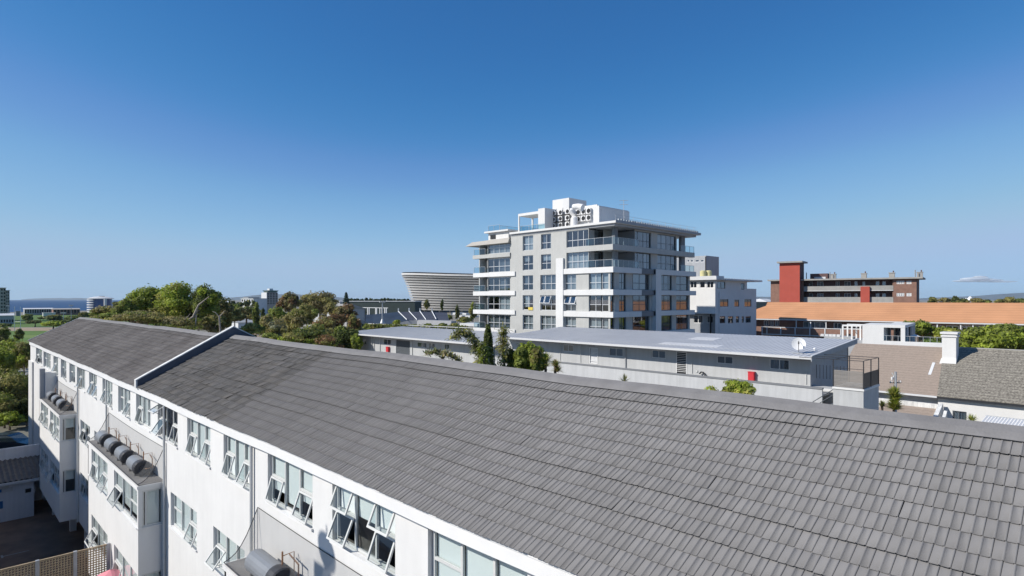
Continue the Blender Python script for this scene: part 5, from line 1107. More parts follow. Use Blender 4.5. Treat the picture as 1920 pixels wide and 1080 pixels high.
m.box(F.px(727, 583)[0], F.px(673, 583)[0], 0, .4, F.px(700, 577.5)[1], F.px(700, 576.5)[1], 0, F); tag(m.build('arcade', 'far_white'), 'row of white arcade posts below the long dark stand', 'arcade')
# round blue glass building by the sea
c = at(189, HZ, 640); rb = thing('round_building', 'round white and blue building with pale domed roof by the sea', 'building', (c[0], c[1], G))
mat('blue_glass', (.02, .06, .2), .2, spec=.6)
R0 = 11.0; zT = at(189, 560.5, 640)[2]; m = MB(); m.lathe([(R0 * .92, 0), (R0 * .92, zT - G)], (c[0], c[1], G), 32); m.build('glazing', 'blue_glass', rb)
m = MB()
for k in range(6):
    z = G + (zT - G) * (k + .5) / 6.2
    for i in range(15):
        a0 = math.atan2(-FW[1], -FW[0]) + math.radians(-150 + i * 10) - math.radians(0); a1 = a0 + math.radians(10)
        r1, r2 = R0 * .9, R0 * 1.12
        P_ = lambda r, a, zz_: (c[0] + r * math.cos(a), c[1] + r * math.sin(a), zz_); m.hexa([P_(r1, a0, z), P_(r2, a0, z), P_(r2, a1, z), P_(r1, a1, z), P_(r1, a0, z + 1.1), P_(r2, a0, z + 1.1), P_(r2, a1, z + 1.1), P_(r1, a1, z + 1.1)])
    m.build('balcony', 'far_white', rb); m = MB()
m = MB(); m.lathe([(R0 * 1.08, 0), (R0 * 1.12, .5), (R0 * .9, 1.4), (R0 * .5, 2.4), (R0 * .1, 2.8)], (c[0], c[1], zT), 32); m.build('roof', 'far_white', rb)
m = MB(); m.lathe([(2.4, 0), (2.6, 1.1)], (c[0] + 1, c[1], zT + 2.0), 12); m.build('roof_plant', 'interior_dark', rb)
m = MB(); q = at(197.5, 575, 629); d_ = RT; m.hexa([tuple(q + d_ * s + np.array([0, 0, z])) for z, ss in ((-8, 0), (5.2, 0)) for s in (-1.2, 1.2)] * 1 + [tuple(q + d_ * s + FW * 3 + np.array([0, 0, z])) for z in (-8, 5.2) for s in (-1.2, 1.2)]) if False else m.box(q[0] - 1.1, q[0] + 1.1, q[1] - 1.1, q[1] + 1.1, G, zT)
m.build('white_pier', 'far_white', rb)
# blue grandstand
mat('blue_seats', (.02, .035, .06), .8, .25, .15, 0, stretch=(1, 1, 4)); mat('seats_grey', (.055, .06, .08), .8, .2, .15, 0)
gs = thing('grandstand', 'dark blue open grandstand with pale stair aisles in front of the stadium', 'grandstand', tuple(at(760, HZ, 262))[:2] + (G,))
m = MB(); top_ = [(660, 591), (700, 589.5), (745, 585), (790, 584.5), (838, 586)]; bot_ = [(660, 622), (700, 618), (765, 601), (810, 600.5), (842, 600)]
for i in range(4):
    a, b = at(*top_[i], 285), at(*top_[i + 1], 285); d_, c_ = at(*bot_[i], 262), at(*bot_[i + 1], 262)
    m.add([a, b, c_, d_], [(0, 1, 2, 3)], 0 if i < 2 else 1); m.add([d_, c_, (c_[0], c_[1], G), (d_[0], d_[1], G)], [(0, 1, 2, 3)], 2); m.add([a, b, (b[0] * 1.01, b[1] * 1.01, G), (a[0] * 1.01, a[1] * 1.01, G)], [(0, 1, 2, 3)], 2)
m.build('seating', ['blue_seats', 'seats_grey', 'mid_grey_plaster'], gs)
for (x0, y0), (x1, y1) in (((747, 584.5), (763, 600)), ((767, 584), (782, 600)), ((787.5, 584), (799, 600)), ((810, 584), (818, 599))):
    a, b = at(x0, y0 - .5, 284), at(x1, y1 - .5, 261.5); m = MB(); m.tube([a, b], .25, 4); m.tube([a + np.array([0, 0, 1.5]), a], .35, 4); m.build('aisle', 'far_white', gs)
m = MB(); a, b = at(755, 601, 258), at(848, 601, 258); F = rot_frame(800, 603, 258)
m.box(F.px(846, 603)[0], F.px(755, 603)[0], 0, 3, G, F.px(800, 600.5)[1], 0, F); m.build('front_wall', 'mid_grey_plaster', gs)
def mast(px_, y0, y1, t_, label, nm='light_mast', r=.12, head=True, cat='light mast'):
    a = at(px_, y0, t_); t = thing(nm, label, cat, (a[0], a[1], G)); m = MB(); m.tube([(a[0], a[1], G), tuple(a)], [r * 1.6, r], 6); m.build('pole', 'galvanised', t)
    if head:
        m = MB()
        for s in (-1, 0, 1): q = a + RT * s * .8; m.box(q[0] - .3, q[0] + .3, q[1] - .3, q[1] + .3, q[2] - .2, q[2] + .35)
        m.tube([a - RT * 1.2, a + RT * 1.2], .08, 4); m.build('lamp_head', 'galvanised', t)
mast(717, 566, 610, 230, 'tall floodlight mast standing before the blue grandstand', r=.18)
m = MB(); a = at(717, 603, 229); m.lathe([(1.0, 0), (.9, 2.5), (.3, 4)], (a[0], a[1], a[2] - 3), 10); tag(m.build('equipment_cabin', 'galvanised'), 'small pale conical base cabin at the foot of the floodlight mast', 'cabin')
for px_, y0, t_, lb in ((133.5, 573, 330, 'right hand light mast behind the far gable, topped with blue lamps'), (119, 587, 260, 'shorter light mast left of the taller one behind the far gable'), (15.5, 573, 380, 'thin light mast near the left edge tower')): mast(px_, y0, 607, t_, lb)
def rugby(x0, x1, y0, y1, yc, t_, label):
    a, b = at(x0, y1, t_), at(x1, y1, t_); t = thing('goal_posts', label, 'goal posts', ((a[0] + b[0]) / 2, (a[1] + b[1]) / 2, G)); 
    for q in (a, b): m = MB(); zt3 = at(x0, y0, t_)[2]; m.tube([(q[0], q[1], G), (q[0], q[1], zt3)], .13, 6); m.build('upright', 'white_paint', t)
    m = MB(); zc = at(x0, yc, t_)[2]; m.tube([(a[0], a[1], zc), (b[0], b[1], zc)], .1, 6); m.build('crossbar', 'white_paint', t)
rugby(27.5, 38.5, 575, 613, 603, 285, 'tall white goal posts on the sports field at the left')
t = thing('street_lamp', 'short street lamp with white globe left of the far flats', 'street lamp', tuple(at(660, HZ, 120))[:2] + (G,)); a = at(660, 616, 120)
m = MB(); m.tube([(a[0], a[1], G), tuple(a)], .07, 6); m.build('pole', 'galvanised', t); m = MB(); m.lathe([(.05, 0), (.2, .08), (.26, .25), (.2, .42), (.04, .5)], a, 10); m.build('globe', 'white_paint', t)
# white rail and light canopies beyond the far flats
t = thing('white_railing', 'white railing line above the far pale roof', 'railing', tuple(at(745, HZ, 150))[:2] + (G,)); F = rot_frame(745, 610, 150)
a0, a1 = F.px(690, 610)[0], F.px(890, 612)[0]; zr3 = F.px(745, 608.5)[1]; m = MB(); m.box(a1, a0, 0, .1, zr3 - .12, zr3, 0, F); m.build('top_rail', 'far_white', t); m = MB()
for i in range(14): a = a0 + (a1 - a0) * i / 13; m.box(a - .06, a + .06, 0, .1, G, zr3 - .12, 0, F)
m.build('post', 'galvanised', t)
for i, (x0, x1, y0, y1, tt, lb) in enumerate(((846, 856, 586, 590, 330, 'small white canopy roof right of the grandstand, left one'), (867, 874, 587, 590, 330, 'small white canopy roof right of the grandstand, next to the tower'), (853, 890, 591.5, 594, 300, 'long thin white canopy right of the grandstand'), (862, 895, 606, 611, 170, 'pale flat roof partly hidden by the grey tower'))):
    t = thing('canopy', lb, 'canopy', tuple(at((x0 + x1) / 2, HZ, tt))[:2] + (G,), 'white canopies beside the grandstand'); F = rot_frame((x0 + x1) / 2, y1, tt); a1, a0 = F.px(x0, y0)[0], F.px(x1, y0)[0]; z1 = F.px(x0, y0)[1]; z0 = F.px(x0, y1)[1]
    m = MB(); m.box(a0, a1, 0, 6, z0, z1, 0, F); m.build('roof', 'far_white', t); m = MB()
    for a in (a0 + .3, a1 - .3): 
        for n in (.3, 5.5): m = MB(); m.box(a - .12, a + .12, n, n + .24, G, z0, 0, F); m.build('post', 'concrete', t)
# white spires, distant town
t = thing('tent_roof', 'white pointed tent roof rising above the far trees at right', 'tent', tuple(at(1816, HZ, 420))[:2] + (G,)); m = MB()
for px_, y, w_ in ((1819, 555, 8), (1811, 558.5, 6)):
    c = at(px_, y, 420); r = w_ / FP * 420; b = [(c[0] + r * math.cos(k * math.pi / 3), c[1] + r * math.sin(k * math.pi / 3), at(px_, 563, 420)[2]) for k in range(6)]; m.add([tuple(c)] + b, [(0, i + 1, (i + 1) % 6 + 1) for i in range(6)])
m.build('fabric', 'white_paint', t); m = MB(); c = at(1819, 556, 420); m.tube([(c[0], c[1], G), tuple(c)], .3, 5); m.build('mast', 'galvanised', t)
base = None
def townhouse(i, px_, y, t_, w_, mt):
    a = at(px_, y, t_); lab = 'tiny pale building on the hazy horizon line'
    m = MB(); x, yy = a[0], a[1]; h = a[2]; m.box(x - w_ / 2, x + w_ / 2, yy - w_ / 3, yy + w_ / 3, G - 2, h - 1); m.add([(x - w_ / 2 - .3, yy - w_ / 3 - .3, h - 1), (x + w_ / 2 + .3, yy - w_ / 3 - .3, h - 1), (x + w_ / 2 + .3, yy + w_ / 3 + .3, h - 1), (x - w_ / 2 - .3, yy + w_ / 3 + .3, h - 1), (x - w_ / 3, yy, h), (x + w_ / 3, yy, h)], [(0, 1, 5, 4), (2, 3, 4, 5), (1, 2, 5), (3, 0, 4)])
    tag(m.build('distant_building', mt), lab, 'building', 'distant buildings along the horizon')
for i in range(30): townhouse(i, rnd.uniform(640, 770), rnd.uniform(562.2, 565.5), rnd.uniform(650, 1400), rnd.uniform(8, 26), rnd.choice(('far_white', 'far_white', 'concrete', 'mid_grey_plaster')))
for i in range(14): townhouse(i, rnd.uniform(1745, 1925), rnd.uniform(562, 566), rnd.uniform(500, 900), rnd.uniform(8, 16), rnd.choice(('far_white', 'concrete', 'brick')))
for i in range(8): townhouse(i, rnd.uniform(400, 450), rnd.uniform(563, 568), rnd.uniform(500, 800), rnd.uniform(8, 16), rnd.choice(('far_white', 'concrete')))
for i in range(5): townhouse(i, rnd.uniform(1421, 1446), rnd.uniform(560, 563), rnd.uniform(200, 260), 9, 'far_white')
# ---------------------------------------------------------------- trees and plants
def leafcloud(cl, n, size, flat=.0, asp=1.6):
    """cl: list of (center, radii, weight) ; returns verts, faces, tints"""
    w_ = np.array([c[2] for c in cl], float); w_ /= w_.sum(); idx = nr.choice(len(cl), n, p=w_)
    C = np.array([c[0] for c in cl])[idx]; Rr = np.array([c[1] for c in cl])[idx]
    d = nr.normal(size=(n, 3)); d /= np.linalg.norm(d, axis=1)[:, None]; r = nr.random(n) ** .25
    lump = 1 + .18 * np.sin(d[:, 0] * 5 + idx) * np.cos(d[:, 1] * 6 + idx * 2) + .12 * nr.normal(size=n) * (nr.random(n) < .3)
    p = C + d * Rr * (r * lump)[:, None]
    nm = d * 1.1 + nr.normal(size=(n, 3)) * .5 + np.array([0, 0, .3]); nm /= np.linalg.norm(nm, axis=1)[:, None]
    u = np.cross(nm, nr.normal(size=(n, 3))); u /= np.linalg.norm(u, axis=1)[:, None]; v = np.cross(nm, u)
    s = size * (.6 + .8 * nr.random(n)); a = (u.T * s * asp * .5).T; b = (v.T * s * .5).T
    V = np.stack([p - a, p - b * .9 + a * .1, p + a, p + b * .9 - a * .1], 1).reshape(-1, 3)
    F_ = np.arange(n * 4).reshape(-1, 4); ct = nr.random(len(cl))
    return V, F_, np.clip(ct[idx] * .65 + nr.random(n) * .35, 0, 1), idx
def tree(name, label, cat, px_, yt, w_, yb, t_, mats, n=2600, size=None, trunk='trunk_brown', base=G, clumps=12, group=None, flat=.5, show_limbs=True, seed=None, lean=0, depth=.8):
    c0 = at(px_, (yt + yb) / 2, t_); rw = w_ / 2 / FP * t_; rh = (yb - yt) / 2 / FP * t_; bx, by = c0[0] - lean, c0[1]
    t = thing(name, label, cat, (bx, by, base), group); size = size or max(.12, 2.7 / FP * t_); clumps = int(clumps * 1.9); n = int(n * 1.45)
    cl = []
    for i in range(clumps):
        while True:
            q = nr.uniform(-1, 1, 3)
            if q @ q < 1: break
        q = q / max(np.linalg.norm(q), .3) * (.38 + .5 * nr.random()); k = .2 + .17 * nr.random()
        cen = c0 + RT * q[0] * rw * .95 + FW * q[1] * rw * depth + np.array([0, 0, q[2] * rh * .95])
        cl.append((cen, np.array([rw, rw, rh * 1.05]) * k * np.array([1, 1, .85]), k ** 2))
    cl.append((c0 + np.array([0, 0, rh * .45]), np.array([rw, rw, rh]) * .55, .22))
    V, Fc, tint_, idx = leafcloud(cl, n, size)
    mi = (nr.random(len(mats))[None].repeat(1, 0), ) if False else None
    cm_ = nr.integers(0, len(mats), len(cl)); sel = nr.random(len(Fc)) < .8
    m_i = np.where(sel, cm_[idx], nr.integers(0, len(mats), len(Fc)))
    fast_mesh('crown', V, Fc, list(mats), t, mi=m_i, org=(bx, by, base), col=tint_)
    m = MB(); tr = max(.08, rw * .055); fork = np.array([bx + (c0[0] - bx) * .5, by, c0[2] - rh * .75]); z0 = base
    if fork[2] < base + .6: fork[2] = base + .6
    m.tube([(bx, by, base), (bx + .1 * tr, by, (base + fork[2]) / 2), tuple(fork)], [tr * 1.4, tr * 1.05, tr * .85], 7)
    for c, r_, k in cl[:min(len(cl), 9)]:
        mid = (fork + c) / 2 + nr.normal(size=3) * rw * .06; m.tube([tuple(fork), tuple(mid), tuple(c)], [tr * .6, tr * .4, tr * .15], 5)
    m.build('trunk', trunk, t); return t
def straps(t, c, n, L_, wd, mats, up=.9, droop=.9, org=None, name='leaves', fan=None):
    V = []; Fq = []; mi = []; k = 0
    for i in range(n):
        a = nr.uniform(0, 2 * math.pi); e = nr.uniform(.15, up) * math.pi / 2; l = L_ * nr.uniform(.7, 1.1); dr_ = nr.uniform(.4, 1) * droop
        h = np.array([math.cos(a), math.sin(a), 0]); s = np.array([-math.sin(a), math.cos(a), 0]); P_ = []
        for j in range(5):
            f = j / 4; p = np.array(c) + h * l * f * math.cos(e) + np.array([0, 0, l * f * math.sin(e) - dr_ * l * .5 * f * f]); ww = wd * (1 - f) ** .6 * (.6 + .4 * min(1, f * 4)) + .004
            P_ += [p - s * ww / 2, p + s * ww / 2]
        V += P_; m_ = int(nr.integers(0, len(mats)))
        for j in range(4): Fq.append((k + 2 * j, k + 2 * j + 1, k + 2 * j + 3, k + 2 * j + 2)); mi.append(m_)
        k += 10
    return fast_mesh(name, np.array(V), np.array(Fq), list(mats), t, mi=mi, org=org or tuple(t.location), col=nr.random(len(Fq)))
BR, MI, DK, OL, BN, RU, YE, BL, GY, SW = ['leaf_' + q for q in ('bright', 'mid', 'dark', 'olive', 'brown', 'rust', 'yellow', 'blue', 'grey', 'straw')]
WT = 'trees behind the far roof ridge'
# left wood behind the roof
tree('tree', 'brownish low tree left of the big green crowns, beside the round building', 'tree', 198, 572, 62, 604, 100, (BN, OL, MI), 2600, group=WT)
tree('tree', 'olive tree at the left foot of the big green crowns', 'tree', 236, 560, 52, 606, 96, (OL, MI), 2600, group=WT)
tree('tree', 'leftmost big bright green crown rising above the horizon', 'tree', 276, 536, 84, 600, 100, (BR, MI, MI), 5200, trunk='trunk_pale', group=WT, clumps=16)
tree('tree', 'tallest bright green crown with yellowish clumps, pale trunks under it', 'tree', 333, 527, 88, 600, 97, (BR, MI, YE), 6000, trunk='trunk_pale', group=WT, clumps=18)
tree('tree', 'rightmost big green crown with long bare leaning branch', 'tree', 384, 532, 66, 596, 94, (BR, MI, DK), 5000, trunk='trunk_pale', group=WT, clumps=16, lean=3)
tree('tree', 'dark green understorey tree beneath the tall bright crowns', 'tree', 320, 570, 190, 616, 104, (DK, MI, DK, OL), 6500, group=WT, clumps=22)
tree('tree', 'low olive thicket along the far ridge below the crowns', 'tree', 262, 582, 110, 610, 88, (OL, BN, MI), 3600, group=WT, clumps=14)
tree('tree', 'brown olive tree just left of the fire wall top', 'tree', 420, 556, 56, 616, 108, (BN, DK, OL), 3600, trunk='trunk_pale', group=WT)
tree('tree', 'dark brown tree behind the small white cottage', 'tree', 462, 574, 64, 600, 245, (BN, DK, OL), 1800, group=WT)
tree('tree', 'green tree between the cottage and low hotel', 'tree', 440, 570, 40, 604, 255, (MI, DK), 1400, group=WT)
tree('cypress', 'narrow dark cypress right of the white cottage, left one', 'tree', 481, 568, 13, 622, 165, (DK, MI), 1500, group='cypresses', clumps=8)
tree('cypress', 'narrow dark cypress right of the white cottage, right one', 'tree', 493, 578, 12, 620, 160, (DK, DK, MI), 1300, group='cypresses', clumps=8)
tree('tree', 'round mid green tree right of the cypresses', 'tree', 519, 574, 48, 622, 150, (MI, BR, OL), 2600, group=WT)
tree('tree', 'tall brown crowned tree right of the hotel tower', 'tree', 543, 547, 52, 596, 160, (BN, RU, OL), 3200, trunk='trunk_pale', group=WT)
tree('tree', 'broad brown domed tree, tallest of the brown ones', 'tree', 600, 545, 86, 588, 175, (BN, OL, BN), 4600, trunk='trunk_pale', group=WT, clumps=16)
tree('tree', 'sparse gum tree with pale trunk in front of the brown dome', 'tree', 556, 578, 66, 640, 112, (OL, BN, MI), 3000, trunk='trunk_pale', group=WT)
tree('tree', 'thin gum tree with twisting pale branches before the pale hall', 'tree', 607, 592, 60, 646, 108, (BN, RU, OL), 1700, trunk='trunk_pale', group=WT)
tree('tree', 'rusty brown tree left of the blue grandstand', 'tree', 651, 568, 46, 606, 150, (RU, BN, OL), 2600, trunk='trunk_pale', group=WT)
tree('tree', 'green tree low behind the ridge below the gum trees', 'tree', 575, 614, 90, 652, 92, (MI, OL, DK), 3200, group=WT)
tree('tree', 'dense dark green tree touching the left end of the far flats', 'tree', 645, 612, 64, 662, 94, (DK, MI, MI), 3600, group=WT)
tree('tree', 'ragged brown gum tree hiding most of the upper pale hall', 'tree', 622, 566, 50, 606, 165, (BN, OL, GY), 1500, trunk='trunk_pale', group=WT)
tree('tree', 'bushy olive tree in front of the lower pale hall', 'tree', 590, 606, 70, 640, 100, (OL, MI, BN), 2400, trunk='trunk_pale', group=WT)
for px_, yt, w_, yb, t_, ms, lb in ((300, 560, 120, 612, 101, (MI, BR, OL), 'lower bright tree filling the gap beneath the tallest crowns'), (372, 572, 80, 616, 99, (MI, OL, DK), 'green tree under the rightmost big crown'), (205, 586, 70, 606, 92, (BN, OL, MI), 'low brownish bush line next to the roof peak'),
        (330, 592, 110, 622, 88, (OL, MI, BN), 'low bush line along the ridge under the bare branch'), (400, 590, 60, 624, 92, (BN, DK, OL), 'dark brown bush left of the bare forked trunk'), (440, 584, 40, 606, 190, (DK, BN), 'dark brown tree left of the white cottage'), (500, 590, 44, 640, 128, (MI, OL, BN), 'green gum tree right of the paired cypresses'),
        (535, 590, 60, 645, 118, (OL, BN, MI), 'olive gum tree in the middle of the wood'), (575, 568, 50, 610, 150, (MI, OL), 'mid green tree between the two brown crowns'), (585, 560, 40, 590, 190, (OL, BN), 'brown tree behind the mid green tree'), (628, 586, 50, 640, 120, (OL, RU, BN), 'rusty olive tree before the pale hall'), (662, 588, 34, 640, 118, (RU, OL, MI), 'rusty tree left of the grandstand seats, lower one'),
        (548, 622, 70, 654, 90, (MI, BR, OL), 'bright green bush along the ridge in the middle'), (610, 628, 70, 662, 90, (OL, MI, RU), 'olive rust bush along the ridge before the far flats'), (505, 624, 50, 644, 92, (OL, YE, MI), 'yellowish bush along the ridge right of the fire wall'), (668, 626, 26, 664, 93, (BR, MI), 'bright bush at the corner of the far flats')):
    tree('tree', lb, 'tree', px_, yt, w_, yb, t_, ms, 2300, trunk='trunk_pale', group=WT, clumps=10)
tree('tree', 'brown scrubby tree above the ridge left of the pale hall', 'tree', 520, 600, 60, 644, 100, (BN, OL, GY), 2200, trunk='trunk_pale', group=WT)
tree('tree', 'olive scrub filling the gap right of the fire wall', 'tree', 470, 606, 60, 634, 96, (OL, MI, YE), 1700, group=WT)
t = thing('bare_tree', 'pale forked bare trunk standing behind the ridge next to the fire wall', 'tree', tuple(at(413, HZ, 82))[:2] + (G,)); a = lambda x, y, tt=82: tuple(at(x, y, tt)); m = MB()
b = at(413, HZ, 82); m.tube([(b[0], b[1], G), a(413, 620), a(411, 592)], [.16, .13, .1], 6); m.tube([a(411, 594), a(404, 586), a(398, 584)], [.07, .05, .03], 5); m.tube([a(411, 594), a(417, 588), a(421, 583)], [.08, .06, .03], 5); m.build('trunk', 'trunk_pale', t)
t = thing('fallen_branch', 'long pale dead branch leaning across the green crowns', 'branch', tuple(at(345, HZ, 88))[:2] + (G,)); m = MB(); b = at(330, HZ, 88)
m.tube([(b[0], b[1], G), a(335, 612, 88), a(362, 594, 88), a(372, 572, 88), a(392, 556, 88)], [.2, .17, .15, .12, .05], 6); m.tube([a(368, 590, 88), a(366, 616, 88)], [.1, .1], 5); m.tube([a(337, 606, 88), a(352, 594, 88), a(357, 588, 88)], [.07, .05, .02], 5); m.build('limb', 'trunk_pale', t)
# trees at the left edge
LT = 'trees at the left edge'
tree('tree', 'dark leafy tree just above the blue parked car', 'tree', 12, 688, 100, 800, 74, (DK, MI, DK, OL), 7000, group=LT, clumps=18)
tree('tree', 'sunlit green tree between pale rubble and field', 'tree', 22, 634, 92, 700, 98, (MI, OL, BR), 6000, group=LT, clumps=16)
tree('tree', 'small dark bushy tree at the field corner next to the gable', 'tree', 36, 617, 20, 640, 130, (DK, MI), 1300, group=LT, clumps=7)
tree('tree', 'spiky dark tree at the very left edge by the field', 'tree', 8, 612, 34, 660, 120, (DK, OL, MI), 2200, group=LT)
tree('tree', 'low bright bush right above the parked car', 'bush', 18, 770, 56, 800, 70, (BR, MI), 2200, group=LT, clumps=8, size=.16)
tree('tree', 'dark undergrowth tree beside the far corner of the white block', 'tree', 44, 700, 44, 790, 80, (DK, DK, MI), 4200, group=LT)
m = MB()
for i in range(60):
    p = on_z(rnd.uniform(-10, 56), rnd.uniform(690, 712), G + .2); s = rnd.uniform(.2, .6); m.box(p[0] - s, p[0] + s, p[1] - s, p[1] + s, G, G + s)
mat('rubble', (.45, .42, .38), .95, .3, 2, 0); o_ = m.build('rubble', 'rubble'); kind(o_, 'stuff'); o_['label'] = 'pale heap of rubble between the trees at left edge'; o_['category'] = 'rubble'
for px_, yt, w_, yb, t_, ms, lb in ((45, 640, 50, 690, 92, (BR, MI, OL), 'sunlit tree touching the far gable of the white block'), (4, 655, 50, 720, 88, (MI, BR), 'bright leafy tree at the very left edge, mid height'), (30, 700, 70, 760, 80, (MI, OL, DK), 'green tree below the rubble heap'), (50, 745, 40, 800, 72, (MI, DK), 'green bush squeezed beside the white block corner'), (8, 735, 60, 790, 71, (OL, MI), 'olive bush above the car at the left edge')):
    tree('tree', lb, 'tree', px_, yt, w_, yb, t_, ms, 3000, group=LT, clumps=10)
FT = 'trees round the sports field'
for px_, yt, w_, yb, t_, ms, lb in ((52, 589, 22, 602, 400, (DK, MI), 'dark tree clump behind the goal posts'), (100, 591, 44, 601, 420, (DK, OL), 'long dark tree clump below the white kiosk'), (66, 601, 30, 607, 330, (DK, OL), 'dark oval bush at the field edge near the goal posts'),
                                     (100, 602, 44, 612, 300, (MI, BR), 'bright green mound bush behind the field'), (135, 592, 40, 604, 380, (DK, MI), 'dark tree clump left of the roof peak'), (128, 598, 40, 614, 260, (MI, DK), 'green tree clump touching the roof gable'), (158, 585, 30, 596, 420, (DK, OL), 'dark tree clump under the round building'), (222, 566, 24, 580, 300, (OL, DK), 'tree right of the round building'),
                                     (5, 607, 30, 612, 330, (DK, MI), 'dark hedge clump below the pavilion')):
    tree('tree', lb, 'tree', px_, yt, w_, yb, t_, ms, 900, group=FT, clumps=9)
# stadium side
ST = 'trees around the stadium'
for nm, px_, yt, w_, yb, t_, ms, lb, n in (('tree', 756, 567, 36, 584, 345, (DK, MI), 'dark round tree at the left foot of the stadium', 1500), ('tree', 800, 561, 12, 582, 330, (DK, OL), 'sparse tree before the lower stadium bands', 400), ('cypress', 829, 561, 5, 582, 330, (DK, DK), 'narrow dark cypress before the stadium middle', 500),
                                           ('cypress', 857.5, 571, 8, 600, 300, (DK, OL), 'dark conifer right of the cypress before the stadium', 500), ('tree', 887, 566, 16, 606, 280, (OL, MI), 'thin tree seen through the tower balcony edge', 700), ('tree', 744, 600, 16, 610, 200, (YE, BR), 'yellow green round bush before the grandstand', 700),
                                           ('tree', 853, 606, 22, 616, 170, (MI, OL), 'green bush right of the hedge near the palm tops', 700), ('tree', 870, 594, 34, 606, 260, (OL, MI, YE), 'mixed green bushes right of the grandstand', 900), ('tree', 803, 607, 18, 612, 200, (MI, DK), 'small round shrub in front of the grandstand wall', 400), ('tree', 829, 606, 16, 612, 200, (MI, DK), 'small shrub right of the floodlit wall', 400),
                                           ('tree', 690, 607, 24, 616, 180, (BL, DK), 'dark shrub beside the floodlight mast base', 500), ('tree', 842, 590, 14, 600, 300, (DK, MI), 'small dark tree at the right end of the grandstand', 400)):
    tree(nm, lb, 'tree', px_, yt, w_, yb, t_, ms, n, group=ST, clumps=8)
V = []; 
p0, p1 = at(692, 613, 148), at(868, 616, 148); cl = [((p0 + (p1 - p0) * f), np.array([1.6, 1.6, .8]), 1) for f in np.linspace(0, 1, 26)]; V_, F_, tn, ix = leafcloud(cl, 5200, .4)
t = thing('hedge', 'long clipped green hedge beyond the far pale roof', 'hedge', (float(p0[0]), float(p0[1]), G)); fast_mesh('foliage', V_, F_, [MI, OL, DK], t, mi=ix % 3, org=tuple(t.location), col=tn)
m = MB(); F = rot_frame(780, 615, 149); m.box(F.px(868, 615)[0], F.px(692, 615)[0], -.6, .6, G, at(780, 616, 148)[2] - .6, 0, F); m.build('stems', 'trunk_brown', t)
t = thing('norfolk_pine', 'small pointed dark conifer on the skyline left of the long stand', 'tree', tuple(at(649, HZ, 420))[:2] + (G,)); c = at(649, 562, 420)
cl = [(c + np.array([0, 0, -3 + k * 1.25]), np.array([3.0 * (1 - k / 7.2), 3.0 * (1 - k / 7.2), .5]), 1.3 - k / 7) for k in range(7)]; V_, F_, tn, ix = leafcloud(cl, 700, .9); fast_mesh('crown', V_, F_, [BL], t, org=tuple(t.location), col=tn)
m = MB(); m.tube([(c[0], c[1], G), (c[0], c[1], c[2] + 4)], [.5, .15], 6); m.build('trunk', 'trunk_brown', t)
SK = 'trees on the right skyline'
sk = [(1749, 557, 20, 'first dark tree right of the brick block'), (1771, 558, 26, 'low dark tree next right on the skyline'), (1791, 555.5, 16, 'palm like tree left of the white tent'), (1806, 560, 20, 'brown bush at the left foot of the white tent'), (1832, 559, 26, 'dark tree just right of the white tent'), (1850, 562, 18, 'small tree before the low white building'), (1874, 561, 20, 'small olive tree below the hill'), (1893, 557, 30, 'largest dark round tree on the skyline'), (1912, 560, 24, 'tree at the right edge skyline'), (1930, 559, 30, 'outermost skyline tree cut by the right edge')]
for i, (px_, yt, w_, lb) in enumerate(sk): tree('tree', lb, 'tree', px_, yt, w_, 572, 210 + 12 * (i % 3), ((DK, OL), (OL, BN), (MI, DK, BN))[i % 3], 1100, group=SK, clumps=8)
for i in range(22):
    px_ = 655 + i * 5.2 + rnd.uniform(-2, 2); tree('tree', 'tiny dark tree dotting the horizon left of the stadium', 'tree', px_, rnd.uniform(558.5, 562), rnd.uniform(5, 10), 567, rnd.uniform(420, 600), (BL, DK), 90, group='tiny horizon trees', clumps=4)
for i in range(12):
    tree('tree', 'tiny dark tree on the horizon left of the hotel tower', 'tree', 404 + i * 7 + rnd.uniform(-2, 2), rnd.uniform(563, 567), rnd.uniform(9, 14), 576, rnd.uniform(300, 420), (BL, DK, OL), 160, group='tiny horizon trees by the hotel', clumps=4)
# big trees at right
RG_ = 'big green trees at the right'
tree('tree', 'large dome of bright green foliage at the right edge', 'tree', 1880, 608, 150, 676, 88, (BR, BR, MI), 15000, group=RG_, clumps=30, size=.3)
tree('tree', 'smaller dark green tree between chimney and the large dome', 'tree', 1812, 630, 62, 672, 90, (MI, DK, BR), 5000, group=RG_, clumps=14, size=.24)
tree('tree', 'green tree right behind the white terrace roof', 'tree', 1724, 600, 66, 634, 100, (MI, BR), 3600, group=RG_, clumps=12, size=.26)
tree('tree', 'loose yellowish green tree left of the chimney', 'tree', 1768, 613, 70, 650, 98, (BR, YE, MI), 4000, group=RG_, clumps=13, size=.26)
